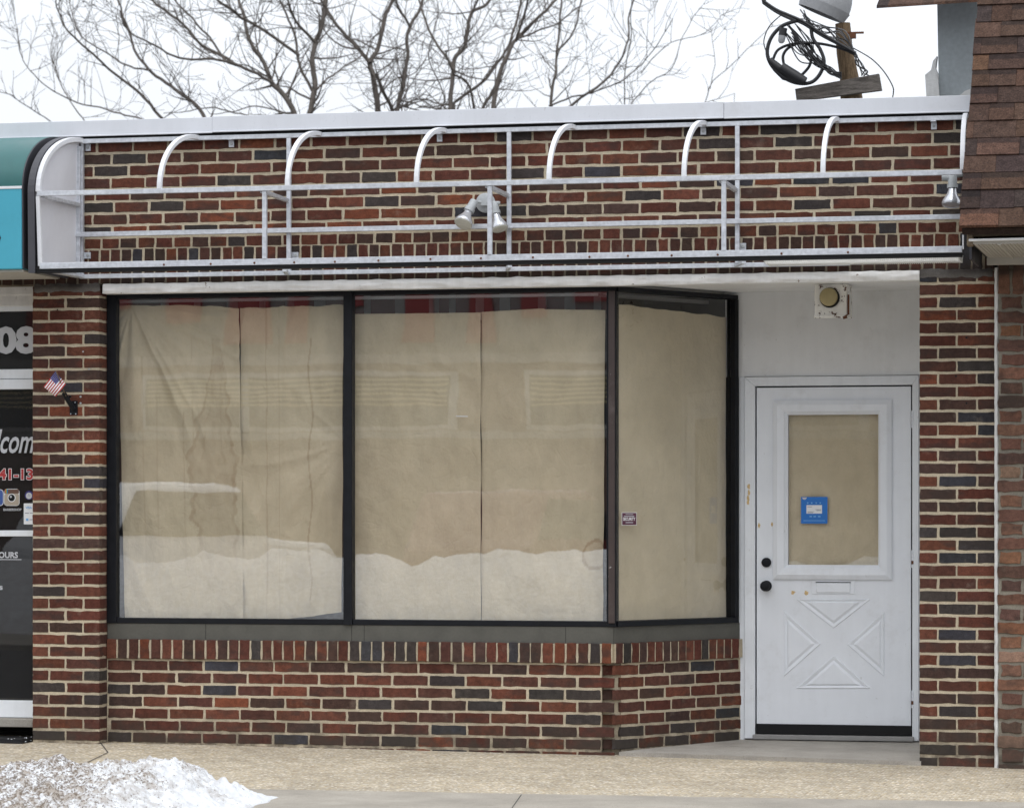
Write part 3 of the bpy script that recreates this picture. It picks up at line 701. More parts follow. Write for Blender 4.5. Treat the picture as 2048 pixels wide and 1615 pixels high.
# mail slot
def rb(px0, px1, py0, py1, y0, y1, mi=0, m=None):
    a = at(px0, py1, YD); b = at(px1, py0, YD); m.box(a.x, b.x, y0, y1, a.z, b.z, mi)
mb = MB(); rb(1624, 1710, 1160, 1187, YS-.004, YS-.0005, 0, mb); ms = mb.build('mail_slot', 'doorpaint', door, bevel=.0015)
mb = MB(); rb(1633, 1701, 1165, 1184, YS-.011, YS-.0042, 0, mb); mb.build('flap', 'doorpaint', ms, bevel=.003)
mb = MB(); rb(1632, 1702, 1163.2, 1164.6, YS-.007, YS-.0042, 0, mb); mb.build('slot_gap', 'rubber', ms)
for (nm, px, py, r, pr) in (('deadbolt', 1533, 1124, .0275, [(0, 1), (.012, 1), (.018, .85), (.019, .45), (.024, .42), (.025, .1)]), ('door_knob', 1533, 1171, .031, [(0, 1), (.006, 1), (.010, .7), (.016, .42), (.034, .42), (.042, .8), (.055, .95), (.066, .8), (.070, .4), (.0695, .1)])):
    p = at(px, py, YS); mb = MB(); mb.lathe((p.x, YS, p.z), (0, -1, 0), [(a, b*r) for a, b in pr], 28); mb.build(nm, 'black', door, smooth=35)
for py in (838, 1117, 1397):
    mb = MB(); p = at(1825.5, py, YD)
    for i in range(5):
        za = p.z-.05+i*.02; mb.lathe((p.x, YS-.010, za+.0008), (0, 0, 1), [(0, .0065), (.0184, .0065)], 12, 0 if i != 1 or py < 900 else 1)
    mb.build('hinge', ['doorpaint', 'rust'], door, smooth=40)
mb = MB(); a = at(1667, 1468, YD); mb.box(x0-.002, x1+.003, YS-.010, YS+.04, a.z, z0+.003); mb.build('door_sweep', 'rubber', door, bevel=.002)
for (px, py, w_, h_) in ((1586, 1184, 11, 10), (1613, 1185, 12, 11), (1518, 1050, 6, 15), (1544, 1048, 6, 13)): chip(px, py, w_, h_, YS-.0008, door)
mb = MB(); mb.box(xi0-.01, xi1+.01, YD-.05, YD+.06, zD-.002, a.z-.003); mb.build('threshold', 'greyboard', bld, bevel=.004)

# ---- barbershop unit of the same building, left of the pier
YL = .14; xl0, xl1 = X_(-390, YL), xL0+.02
def zb_(py): return Z_(30, py, YL)
mb = MB(); mb.box(xl0, xl1, YL-.02, YL+.05, zb_(612), zs); mb.box(xl0, xl1, YL-.03, YL-.0205, zb_(590), zb_(563))
mb.build('header_board', 'lintel', bld, bevel=.003)
mb = MB()
for (a, b, d) in ((609, 622, 0), (738, 757, 0), (758, 778, .006), (1060, 1072, .0), (1400, 1434, 0)): mb.box(xl0, xl1, YL-d, YL+.05, zb_(b), zb_(a))
for x in (X_(-330, YL), X_(-170, YL)): mb.box(x-.02, x+.02, YL-.002, YL+.052, zb_(1434), zb_(609))
sw = mb.build('shop_window', 'trimpaint', bld, bevel=.003)
for (a, b) in ((622, 738), (778, 1060), (1072, 1400)): pane(sw, Vector((0, YL+.02, 0)), UX, NF, xl0, xl1, zb_(b), zb_(a), 'shopglass')
mb = MB(); mb.box(xl0, xl1, YL+.03, YL+.045, zb_(1434)+.001, zb_(609)-.001); mb.build('window_film', 'film', sw)
mb = MB(); mb.box(xl0, xl1, YL-.05, YL+.06, zb_(1452), zb_(1435)); mb.build('threshold', 'step', bld, bevel=.004)
YT = YL+.0165
def zL(py): return Z_(30, py, YT)
def decal(name, label, parts):
    o = thing(name, (X_(20, YT), YT, parts[0][3]), label, 'window lettering')
    return o
def flat_text(name, label, body, px0, px1, pyb, pyt, mats, bold=.02, shear=0, outline=None, cat='window lettering', extra=None):
    mb = MB(); x0, x1 = X_(px0, YT), X_(px1, YT)
    if outline: put_text(mb, body, x0-.003, x1+.003, zL(pyb)-.003, zL(pyt)+.003, YT, 1, bold+outline, shear)
    put_text(mb, body, x0, x1, zL(pyb), zL(pyt), YT-.0012, 0, bold, shear)
    if extra: extra(mb)
    return tag(mb.build(name, mats), label, cat)
flat_text('house_number', 'large pale numerals 08 on the dark transom glass', '08', -9, 73, 708, 652, ['decal'], .045)
def strk(mb): pass
flat_text('welcome_lettering', 'white slanted script word on dark barbershop glass', 'Welcome', -62, 88, 906, 858, ['decal'], .015, .35)
flat_text('phone_lettering', 'red phone number with white outline on barbershop glass', '41-13', -3, 66, 959, 937, ['decalred', 'white'], .03, outline=.035)
flat_text('shop_name_lettering', 'tiny white shop name below the social icons', 'BARBERSHOP', 7, 43, 1021, 1016, ['decal'], .02)
def uline(mb): mb.box(X_(-20, YT), X_(43, YT), YT-.0014, YT-.0004, zL(1119), zL(1117.6))
flat_text('hours_lettering', 'underlined white word HOURS on the lower pane', 'HOURS', -13, 36, 1115.5, 1103, ['decal'], .03, extra=uline)
flat_text('small_lettering', 'single small white letter s low on barbershop glass', 's', -1, 5.5, 1179, 1171, ['decal'], .02)
def rrect(mb, px0, px1, py0, py1, y, mi, r=.2):
    a, b = at(px0, py1, YT), at(px1, py0, YT); w_, h_ = b.x-a.x, b.z-a.z; q = min(w_, h_)*r; P = []
    for (cx, cz, t0) in ((b.x-q, a.z+q, -90), (b.x-q, b.z-q, 0), (a.x+q, b.z-q, 90), (a.x+q, a.z+q, 180)):
        for i in range(5): t = math.radians(t0+i*22.5); P.append((cx+q*math.cos(t), y, cz+q*math.sin(t)))
    mb.prism(P, (0, .0006, 0), mi)
def disc(mb, px, py, rpx, y, mi, n=20):
    p = at(px, py, YT); r = rpx/354; mb.prism([(p.x+r*math.cos(2*math.pi*i/n), y, p.z+r*math.sin(2*math.pi*i/n)) for i in range(n)], (0, .0006, 0), mi)
mb = MB(); rrect(mb, -24, 7, 978, 1011, YT, 0); rrect(mb, -23, 6, 979, 1010, YT-.001, 1)
put_text(mb, 'f', X_(-12, YT), X_(-2, YT), zL(1008), zL(984), YT-.0015, 0, .03)
tag(mb.build('social_icon', ['white', 'fbblue']), 'blue rounded square icon cut by the photo edge', 'window sticker', 'social media icons on the barbershop glass')
mb = MB(); rrect(mb, 8, 39, 977, 1011, YT, 0); rrect(mb, 9, 38, 986, 1010, YT-.0008, 1); rrect(mb, 9, 38, 978, 986.5, YT-.0012, 2)
for i, mi in enumerate((4, 5, 6, 7)): rb_ = (10+i*1.5, 11.4+i*1.5); a, b = at(rb_[0], 986, YT), at(rb_[1], 978, YT); mb.box(a.x, b.x, YT-.0020, YT-.0014, a.z, b.z, mi)
disc(mb, 23.5, 995, 8.5, YT-.0016, 0); disc(mb, 23.5, 995, 7, YT-.0024, 3); disc(mb, 22, 993, 2.2, YT-.0032, 8)
tag(mb.build('social_icon', ['white', 'tan', 'brown', 'rubber', 'decalred', 'yellow', 'green', 'blue', 'decal']), 'tan and brown camera icon above the tiny shop name', 'window sticker', 'social media icons on the barbershop glass')
mb = MB(); disc(mb, 58, 990, 9, YT, 0); disc(mb, 58, 991, 6.6, YT-.001, 1)
p = at(58, 991, YT); mb.bar((p.x, YT-.0015, p.z), (p.x+.008, YT-.0015, p.z+.002), .0012, .0012, mi=0); mb.bar((p.x, YT-.0015, p.z), (p.x-.001, YT-.0015, p.z+.012), .0012, .0012, mi=0)
tag(mb.build('clock_sticker', ['navy', 'decal']), 'small round purple sticker with clock face beside the pier', 'window sticker')
mb = MB(); rrect(mb, 47.5, 82, 1006, 1048, YT, 0, .03); put_text(mb, 'VISA', X_(51, YT), X_(64, YT), zL(1017), zL(1012), YT-.001, 1, .03)
for (a0, a1, b0, b1, mi) in ((50, 58, 1025, 1026, 2), (60, 66, 1025, 1026, 2), (52, 57, 1036, 1041, 1), (59, 66, 1038, 1039.2, 2)):
    a, b = at(a0, b1, YT), at(a1, b0, YT); mb.box(a.x, b.x, YT-.0012, YT-.0005, a.z, b.z, mi)
tag(mb.build('card_sticker', ['white', 'blueink', 'inkgrey']), 'white payment card sticker partly behind the brick pier', 'window sticker')

# ------------------------------------------------------------------ paper sheets
def sheet(label, uvfn, seed, stain=None, nu=110, nv=170, amp=.0095, fan=None, edge=None, name='paper_sheet', nrm=NF, group='brown paper sheets taped inside the shop windows'):
    mb = MB(); rr = random.Random(seed); ph = seed*3.7
    d0 = [(rr.uniform(0, 1), rr.uniform(.02, .05), rr.uniform(-.4, 1)) for _ in range(5)]
    def fn(u, v):
        p = uvfn(u, v)
        t = noise.fractal(Vector((u*2.2+ph, v*1.4, ph)), 1.0, 2.0, 4)*amp
        q = u*1.1+v*.9+noise.noise(Vector((u*3+ph, v*3, 1)))*.15
        t += (1-abs(noise.noise(Vector((q*4.2+ph, (u-v)*1.2, 5.5)))*2.2))*amp*.6
        if fan:
            dx, dy = (u-fan[0])*.65, (v-fan[1])*1.75; an = math.atan2(dy, dx); rd = math.hypot(dx, dy)
            t += amp*1.5*fan[5]*math.exp(-((rd-fan[2])/fan[3])**2)*(1-2*abs(noise.noise(Vector((an*fan[4]+.25*noise.noise(Vector((rd*4, an*3, ph))), ph, 2.5)))*1.6))
        t += amp*.5*math.exp(-(v/.07)**2)*noise.noise(Vector((u*9+ph, v*14, 8.1)))*2      # crumpled lower edge
        t += amp*.35*(1-abs(noise.noise(Vector((u*6+ph, v*5, 3.3)))*3)) 
        if edge: t += .013*math.exp(-((u-edge)/.05)**2)
        for (c, w_, k) in d0: t += math.exp(-((u-c-.04*noise.noise(Vector((v*2, c*9, ph))))/w_)**2)*amp*.8*k
        return p + nrm*t
    def cf(u, v):
        s = stain(u, v) if stain else 0
        return (s, s, s)
    mb.grid(fn, nu, nv, 0, cf)
    return tag(mb.build(name, 'paper', smooth=180, attr='stain'), label, 'paper sheet', group)
YP = .200
def quadfn(L0, L1, R0, R1, top, bot, Y=YP):
    """left edge px at top/bottom, right edge px at top/bottom, top(u), bottom(u) in photo rows"""
    def f(u, v):
        t = 1-v; l = L0+(L1-L0)*t; r = R0+(R1-R0)*t; px = l+(r-l)*u; py = top(u)+(bot(u)-top(u))*t
        e = noise.noise(Vector((t*7, L0, 2)))*1.6*(abs(u-.5)*2)**4; return at(px+e, py, Y)
    return f
def jag(a, s): return lambda u: noise.noise(Vector((u*a, s, 1)))*2.5+noise.noise(Vector((u*a*3, s, 4)))*1.2
j1, j2, j3, j4 = jag(5, 1), jag(6, 5), jag(3, 8), jag(5, 12)
def stain1(u, v):
    t = 1-v; c = .78+.03*math.sin(t*9)+.02*noise.noise(Vector((t*12, 3, 1))); 
    if t < .10: return 0
    wd = (.03+.16*min(1, max(0, (t-.14)/.35)))*(1 if t < .6 else max(.35, 1-(t-.6)*1.1)); wd *= 1+.35*noise.noise(Vector((t*26, u*3, 2)))
    d = abs(u-c)/max(wd, .01); e = .0
    if d < 1: e = .32
    if .86 < d < 1.04: e = .75
    if .40 < d < .47 and .18 < t < .5: e = .6
    for cc in (.19, .30, .52, .60):
        if abs(u-cc-.008*noise.noise(Vector((t*8, cc*30, 2)))) < .0048 and noise.noise(Vector((t*3, cc*20, 6))) > -.15: e = max(e, .42)
    return .62*e*(1 if t < .68 else max(0, 1-(t-.68)*4))*(.75+.5*noise.noise(Vector((u*20, v*30, 7))))
def folds2(u, v):
    t = 1-v; c = .68+.012*math.sin(t*23)+.03*noise.noise(Vector((t*7, 5, 5)))
    e = .38 if abs(u-c) < .008 and .1 < t < .95 else 0
    c2 = .25+.01*noise.noise(Vector((t*9, 2, 5)))
    if abs(u-c2) < .006: e = max(e, .28)
    if abs(u-.37-.01*noise.noise(Vector((t*6, 9, 5)))) < .004: e = max(e, .2)
    return e
def stain4(u, v):
    t = 1-v; d = math.hypot((u-.93)/.10, (t-.78)/.045)+.3*noise.noise(Vector((u*14, v*25, 3)))
    return .55 if .85 < d < 1.05 else (.12 if d < .85 else 0)
sheet('wrinkled brown paper with long dark water stain, left window', quadfn(234, 250, 481, 489, lambda u: 611+j1(u)+(6 if u > .75 else 0)*(u-.75)*4, lambda u: 1237+j2(u)+6*u), 1, stain1, fan=(.12, 1.0, .55, .5, 5.5, .95), edge=1.0)
sheet('brown paper with curled lower right corner beside dark mullion', quadfn(480.5, 486.5, 688, 684, lambda u: 616-6*u+j2(u), lambda u: 1240-(0 if u < .35 else (u-.35)*26)+j1(u)*.6), 2, folds2, fan=(1.05, .55, .5, .4, 3.2, .5))
sheet('flat brown paper right of the dark window mullion', quadfn(706, 706, 963, 963, lambda u: 628-3*u+j3(u)*.3, lambda u: 1247), 3, None, amp=.006, fan=(.1, 1.0, .7, .4, 4, .7), edge=1.0)
sheet('brown paper with stained lower right edge by the bronze post', quadfn(963.4, 963.4, 1211, 1206, lambda u: 624-min(1, u*2.2)*7+j3(u)*.4+ (3*u if u > .5 else 0), lambda u: 1248), 4, stain4, amp=.007, fan=(1.1, .02, .45, .35, 4, .5))
zp1, zp0 = zf2-.095, zf1+.001
CP = CW-nw*.075
def angfn(u, v):
    p = CP + uw*(.012+(LW-.035)*u); top = zf2-.062-.035*u+.006*noise.noise(Vector((u*9, 3, 3))); p.z = zp0+(top-zp0)*v; return p
sheet('smooth shaded brown paper in the angled side window', angfn, 5, None, amp=.004, nrm=nw)
def doorfn(u, v):
    return Vector((gx0-.01+(gx1-gx0+.02)*u, YS+.030, gz0-.01+(gz1-gz0+.02)*v))
sheet('brown paper behind the white door glass', doorfn, 6, None, nu=40, nv=60, amp=.003)
# tape scraps on the inside of the glass
mb = MB(); p = at(925, 832, YG+.01); mb.prism([(p.x-.033, YG-.006, p.z-.002), (p.x+.033, YG-.006, p.z-.004), (p.x+.033, YG-.006, p.z+.001), (p.x-.033, YG-.006, p.z+.003)], (0, .002, 0))
tag(mb.build('tape_scrap', 'decal'), 'short white strip of tape on the middle window glass', 'tape')
# security sticker on the angled glass
mb = MB(); O = CW-nw*.0305
def onang(px):   # distance along the angled glass under photo column px
    lo, hi = 0, LW
    for _ in range(40):
        m_ = (lo+hi)/2; q = O+uw*m_; d = q-CAM; uu = (d.x*c_+d.y*s_)/(-d.x*s_+d.y*c_)*F+CX
        if uu < px: lo = m_
        else: hi = m_
    return lo
def zang(a, py): q = O+uw*a; dep = -(q.x-CAM.x)*s_+(q.y-CAM.y)*c_; return CAM.z+(HY-py)*dep/F
a0, a1 = onang(1243), onang(1273); q0, q1 = zang(a0, 1050), zang(a0, 1024)
mb.obox(O, uw, nw, a0, a1, .0005, .0014, q0, q1, 0); mb.obox(O, uw, nw, a0+.004, a1-.004, .0016, .0022, q0+.003, q1-.003, 1)
hh = q1-q0
put_text(mb, 'SECURITY', a0+.010, a1-.012, q0+hh*.36, q0+hh*.62, 0, 0, .035, u=uw, O=O+nw*.003)
for (fa, fb, z0_, z1_) in ((.25, .75, .83, .87), (.14, .82, .68, .74), (.25, .75, .18, .25)): mb.obox(O, uw, nw, a0+(a1-a0)*fa, a0+(a1-a0)*fb, .0024, .003, q0+hh*z0_, q0+hh*z1_, 2)
tag(mb.build('security_sticker', ['white', 'maroon', 'decal']), 'small maroon SECURITY sticker on the angled window', 'sticker')
# blue notice on the door glass
mb = MB(); yn = YS+.0055
def nb(px0, px1, py0, py1, d, mi): a, b = at(px0, py1, yn), at(px1, py0, yn); mb.box(a.x, b.x, yn-d, yn-d+.0004, a.z, b.z, mi)
nb(1602, 1655, 993, 1046.5, .0008, 0); nb(1613, 1644, 1009.5, 1026.5, .0014, 1)
for (a, b, y) in ((1615, 1624, 1012.5), (1631, 1642, 1018.2), (1633, 1642, 1020), (1615, 1628, 1022.4), (1615, 1626, 1024.3)): nb(a, b, y, y+.8, .002, 2)
for x in (1614, 1622, 1631, 1639): nb(x, x+3, 1004, 1006.5, .0014, 3)
for x in (1619, 1627, 1636): nb(x, x+5, 1031, 1033.5, .0014, 3)
nb(1607, 1650, 1040, 1041.2, .0014, 3)
p = at(1609, 997, yn); mb.prism([(p.x+.013*math.cos(t), yn-.0014, p.z-.013*math.sin(t)+.008) for t in [i*math.pi/8 for i in range(9)]], (0, .0004, 0), 4)
tag(mb.build('door_notice', ['blue', 'white', 'inkgrey', 'blueink', 'decal']), 'bright blue square notice taped on the door glass', 'notice')

# ------------------------------------------------------------------ awning frame
YA, YR = -.58, -.035
aw = thing('awning_frame', (X_(80, YA), YA, 2.6), 'bare silver awning frame with curved ribs on brick wall', 'awning frame')
zA = Z_(1000, 366, YA); zAl = Z_(1024, 514.5, YA); zRt = Z_(1024, 259.5, YR); zRm = Z_(1024, 451.5, YR-.03); zRb = Z_(1024, 538, YR)
def part(name, mats, build, smooth=None, bevel=.0015, parent=None):
    mb = MB(); build(mb); return mb.build(name, mats, parent or aw, smooth=smooth, bevel=bevel)
xAl, xAr = X_(75, YA), X_(1924, YA); xRl, xRr = X_(160, YR), X_(1932, YR)
part('top_rail', 'galv', lambda m: m.bar((xRl, YR, zRt), (xRr, YR, zRt), .024, .024))
part('front_rail', 'galv', lambda m: m.bar((xAl, YA, zA), (xAr, YA, zA), .024, .026))
fl = part('lower_front_rail', 'galv', lambda m: m.bar((xAl+.012, YA+.01, zAl), (xAr, YA+.01, zAl), .024, .033))
part('middle_rail', 'galv', lambda m: m.bar((X_(150, YR-.03), YR-.03, zRm), (X_(1925, YR-.03), YR-.03, zRm), .022, .026))
part('lower_rear_rail', 'galv', lambda m: m.bar((xRl, YR, zRb), (X_(1700, YR), YR, zRb), .024, .024))
part('edge_strip', 'rubber', lambda m: m.bar((xAl-.02, YA+.025, zAl-.0275), (xAr, YA+.025, zAl-.0275), .04, .021))
def rib_pts(pt, pb):
    xt, xb = X_(pt, YR), X_(pb, YA); P = []
    for i in range(17):
        a = i/16*math.pi/2; fy = math.sin(a)**1.0; P.append((xt+(xb-xt)*fy, YR+(YA-YR)*fy, zA+.010+(zRt+.004-zA-.010)*math.cos(a)))
    return P
for (pt, pb) in ((395, 319), (640, 575), (890, 833), (1148, 1098), (1410, 1368), (1675, 1646), (1933, 1925)):
    part('rib', 'whitemetal', lambda m: m.tube(rib_pts(pt, pb), .0125, sq=True), bevel=.003)
for px in (578, 1018.5, 1475): part('rear_post', 'galv', lambda m: m.bar((X_(px, YR), YR, zRt-.012), (X_(px, YR), YR, zRb+.012), .024, .022, up=(0, 1, 0)))
for px, pr in ((529, 578), (979.5, 1018.5), (1447.5, 1475)):
    part('front_post', 'galv', lambda m: m.bar((X_(px, YA), YA+.005, zA-.013), (X_(px, YA), YA+.005, zAl+.016), .024, .022, up=(0, 1, 0)))
    part('brace', 'galv', lambda m: m.bar((X_(px-6, YA), YA+.012, zA-.012), (X_(pr-3, YR), YR-.012, zA-.012), .024, .02))
    part('lower_brace', 'galv', lambda m: m.bar((X_(px+40, YA*.4), YA*.4, zRb), (X_(pr-3, YR), YR-.012, zRb), .024, .018))
rr = random.Random(4)
for px in (328, 421.6, 509, 588.6, 670, 757, 861, 962, 1066, 1179, 1256, 1343.5, 1435.5, 1563, 1696):
    mb = MB(); mb.lathe((X_(px, YA), YA-.0018, zAl-.004+rr.uniform(-.003, .003)), (0, -1, 0), [(0, .0062), (.003, .0055), (.0042, .003)], 10); mb.build('screw', 'rust', fl, smooth=40)
for (px, dz) in ((173, -.03), (460, -.03), (877, -.03), (1405, -.03), (1867, -.035)):
    def bb(m):
        x = X_(px, YR); m.box(x-.015, x+.015, -.012, -.0035, zRt+dz-.022, zRt+dz+.016); m.box(x-.015, x+.015, YR-.015, -.0125, zRt+dz+.016, zRt+dz+.022); m.lathe((x, -.012, zRt+dz-.004), (0, -1, 0), [(0, .008), (.005, .007)], 10, 1)
    part('wall_bracket', ['galv', 'socket'], bb)
for px in (172, 588, 1484):
    def bb(m):
        x = X_(px, YR); z = Z_(px, 510 if px < 1000 else 492, YR); m.box(x-.022, x+.018, -.012, -.0035, z-.018, z+.018); m.lathe((x+.002, -.012, z), (0, -1, 0), [(0, .009), (.006, .008)], 10, 1)
    part('wall_bracket', ['galv', 'socket'], bb)
# left end: white fabric panel in a curved frame
Pr = rib_pts(163, 77)
def endpanel(m):
    P = [Vector(p) for p in Pr]; poly = [(p.x-.012, p.y, p.z) for p in P] + [(P[-1].x-.004, YA+.01, zAl), (X_(160, YR)-.012, YR, zAl-.002)]
    m.prism(poly, (-.004, 0, 0), 0)
part('end_panel', 'fabric', endpanel, bevel=0)
part('end_rib', 'whitemetal', lambda m: m.tube(Pr, .0135, sq=True), bevel=.003)
def border(m):
    P = [Vector(p) for p in Pr]; q = [Vector((p.x-.036, p.y-.016*math.sin(i/16*1.57), p.z+.012*math.cos(i/16*1.57))) for i, p in enumerate(P)]
    q.append(Vector((P[-1].x-.036, YA-.006, zAl-.03)))
    for i in range(len(q)-1): m.bar(q[i], q[i+1]+(q[i+1]-q[i])*.02, .038, .01, up=(1, 0, 0) if False else (0, 0, 1))
    m.prism([(p.x, p.y+.004, p.z) for p in q]+[(X_(150, YR)-.05, YR, zAl-.03)], (.010, 0, 0))
part('dark_edging', 'darkvinyl', border, bevel=0)
part('end_post', 'galv', lambda m: m.bar((X_(164, YR), YR+.008, zRt-.012), (X_(164, YR), YR+.008, zRb), .012, .03, up=(0, 1, 0)))
part('end_post', 'galv', lambda m: m.bar((X_(156, YR-.03), YR-.02, zRt-.03), (X_(156, YR-.03), YR-.02, zRb), .022, .022, up=(0, 1, 0)))
part('end_post', 'whitemetal', lambda m: m.bar((xAl+.004, YA, zA-.013), (xAl+.016, YA+.01, zAl), .022, .022, up=(0, 1, 0)))
part('brace', 'galv', lambda m: m.bar((X_(84, YA), YA+.012, zA-.012), (X_(161, YR), YR-.012, zA-.012), .022, .02))
part('lower_brace', 'galv', lambda m: m.bar((X_(80, YA)+.02, YA+.05, zRb), (X_(161, YR), YR-.012, zRb), .05, .016))
# right end
def rend(m):
    x = X_(1938, YA); m.prism([(x, YA+.02, zAl-.05), (x, YA+.02, zAl+.14), (x, -.02, zAl+.14), (x, -.02, zAl-.05)], (.012, 0, 0))
part('end_panel', 'darkvinyl', rend, bevel=0)
part('edge_strip', 'whitemetal', lambda m: m.bar((X_(1926, YA), YA+.008, zAl), (X_(1926, YA), YA+.008, zAl+.12), .008, .012, up=(0, 1, 0)))
# strip light under the right part of the frame
st = thing('strip_light', (X_(1720, -.3), -.3, zAl), 'long white ribbed strip light under right awning frame', 'light')
mb = MB(); x0, x1 = X_(1535, -.3), X_(1925, -.3); mb.box(x0, x1, -.40, -.30, zAl-.001, zAl+.010); mb.build('housing', 'whitemetal', st, bevel=.004)
def dif(u, v):
    x = x0+.005+(x1-x0-.01)*u; k_ = abs(v*2-1)**4; y = -.49+.28*v
    return (x, y, zAl-.044+.040*k_-.004*v+.0035*math.sin(u*96*2*math.pi)*(1-k_))
mb = MB(); mb.grid(dif, 96*6, 14)
for x in (x0+.004, x1-.006): mb.prism([(x, -.49, zAl-.003), (x, -.46, zAl-.040), (x, -.24, zAl-.044), (x, -.21, zAl-.003)], (.002, 0, 0))
mb.build('diffuser', 'diffuser', st)

# ------------------------------------------------------------------ floodlights
def par_lamp(root, p_s, p_n, p_f, r, mat_face='bulbface'):
    p_s, p_n, p_f = Vector(p_s), Vector(p_n), Vector(p_f); d = (p_n-p_s); 
    mb = MB(); mb.lathe(p_s, d, [(0, r*.42), (.004, r*.46), (d.length*.7, r*.46), (d.length*.72, r*.55), (d.length, r*.55)], 20); so_ = mb.build('socket', 'socket', root, smooth=35)
    d2 = p_f-p_n; h = d2.length
    mb = MB(); mb.lathe(p_n, d2, [(-.002, r*.40), (h*.2, r*.44), (h*.45, r*.62), (h*.75, r*.93), (h*.92, r), (h*.96, r*.985)], 28)
    b = mb.build('bulb', 'bulb', root, smooth=40)
    mb = MB(); mb.lathe(p_n, d2, [(h*.95, r*.95), (h*1.01, r*.93), (h*1.05, r*.7), (h*1.065, r*.3), (h*1.066, .001)], 28); mb.build('bulb_lens', mat_face, b, smooth=40)
fl2 = thing('twin_floodlight', at(972, 406, -.01), 'grey twin floodlight with two reflector bulbs on brick wall', 'floodlight')
p = at(972, 406, 0); mb = MB(); mb.lathe((p.x, -.002, p.z), (0, -1, 0), [(0, .054), (.014, .054), (.02, .046), (.022, .02)], 28); mb.box(p.x-.02, p.x+.02, -.045, -.0225, p.z-.018, p.z+.018); mb.build('wall_plate', 'socket', fl2, smooth=35)
mb = MB(); mb.tube([(p.x-.015, -.035, p.z), (p.x-.05, -.06, p.z+.004), at(947, 405, -.09)], .009); mb.build('arm', 'socket', fl2, smooth=50)
mb = MB(); mb.tube([(p.x+.015, -.035, p.z), (p.x+.045, -.06, p.z+.002), at(990, 407, -.07)], .009); mb.tube([at(984, 405, -.075), at(1000, 406, -.075)], .010); mb.build('arm', 'socket', fl2, smooth=50)
par_lamp(fl2, at(949, 402, -.09), at(937, 423, -.12), at(926, 448, -.17), .052)
par_lamp(fl2, at(989, 406, -.07), at(992, 428, -.085), at(1000, 458, -.11), .047)
fl1 = thing('single_floodlight', at(1905, 355, -.02), 'single clear floodlight hanging beside the shingled mansard edge', 'floodlight')
mb = MB(); a, b = at(1884, 355, -.16), at(1916, 351, -.02); mb.tube([a, at(1900, 355, -.16)], .018, 14); mb.tube([at(1898, 354, -.16), at(1922, 350, -.1), (X_(1925, 0), -.005, Z_(1925, 350))], .011); mb.build('arm', 'socket', fl1, smooth=40)
par_lamp(fl1, at(1905, 352, -.16), at(1905, 376, -.165), at(1903, 410, -.19), .052, 'bulb')
# lamp box under the soffit above the door
lb = thing('soffit_light', at(1664, 575, .45), 'square peeling white lamp box with round yellow lens above door', 'light')
a, b = at(1629, 632, .42), at(1694, 570, .42); mb = MB(); mb.box(a.x, b.x, .42, .60, a.z, zl0+.019); mb.build('lamp_box', 'peel', lb, bevel=.004)
mb = MB(); mb.box(b.x+.001, b.x+.006, .425, .6, a.z-.006, zl0+.018); mb.box(a.x-.002, b.x+.004, .412, .4195, a.z-.012, a.z+.004); mb.build('box_flange', 'peel', lb, bevel=.001)
mb = MB(); p = at(1690, 631, .42); mb.prism([(p.x-.012, .41, p.z-.006), (p.x+.02, .41, p.z+.010), (p.x+.012, .41, p.z-.004), (p.x+.014, .41, p.z-.014), (p.x-.008, .41, p.z-.02)], (0, .006, 0)); p2 = at(1697.5, 600, .42); mb.box(p2.x-.006, p2.x+.004, .4125, .419, p2.z-.08, p2.z+.03); mb.build('rust_flake', 'rust', lb)
p = at(1658, 594, .42); mb = MB(); mb.lathe((p.x+.004, .4195, p.z-.003), (0, -1, 0), [(0, .056), (.012, .055), (.013, .02)], 28); mb.build('lens_ring', 'rubber', lb, smooth=35); mb = MB(); mb.lathe((p.x, .4195, p.z), (0, -1, 0), [(0, .050), (.02, .050), (.028, .047), (.036, .030), (.038, .004)], 28); mb.build('lens', 'lens', lb, smooth=35)

# ------------------------------------------------------------------ flag on the left pier
YFg = -.10
fg = thing('small_flag', at(143, 815, -.01), 'small stars and stripes flag in black bracket on pier', 'flag')
mb = MB(); a, b = at(139, 829.5, -.02), at(153.5, 801, -.02); mb.box(a.x, b.x, -.018, -.003, a.z, b.z)
mb.tube([at(147, 818, -.03), at(134, 797, -.075), at(128, 786, YFg)], [.013, .014, .013], 12); mb.tube([at(136, 795, -.06), at(142, 792, -.06)], .008, 8)
mb.build('bracket', 'black', fg, smooth=40)
for (x, y) in ((141.5, 827.5), (151.5, 827.5), (150, 804.5), (140, 804)): 
    p = at(x, y, -.018); mb = MB(); mb.lathe((p.x, -.018, p.z), (0, -1, 0), [(0, .004), (.003, .003)], 8); mb.build('screw', 'galv', fg)
mb = MB(); mb.tube([at(132, 792, YFg), at(112, 741, YFg-.03)], .003, 8); mb.build('stick', 'polewood', fg, smooth=60)
A_, B_, D_ = (111, 742), (131.5, 768), (87, 773); mb = MB()
def fpt(s, t):
    e = (B_[0]-A_[0], B_[1]-A_[1]); g = (D_[0]-A_[0], D_[1]-A_[1]); px = A_[0]+e[0]*s+g[0]*t+s*t*4; py = A_[1]+e[1]*s+g[1]*t-s*t*6
    return at(px, py, YFg-.02+.012*math.sin(t*5+s*2)-.02*t)
N = 26; Tn = 20
for i in range(N):
    for j in range(Tn):
        s0, s1, t0, t1 = i/N, (i+1)/N, j/Tn, (j+1)/Tn; st_ = i//2
        mi = 2 if (st_ < 7 and j < 9) else (0 if st_ % 2 == 0 else 1)
        mb.add([fpt(s0, t0), fpt(s1, t0), fpt(s1, t1), fpt(s0, t1)], [(0, 3, 2, 1)], mi)
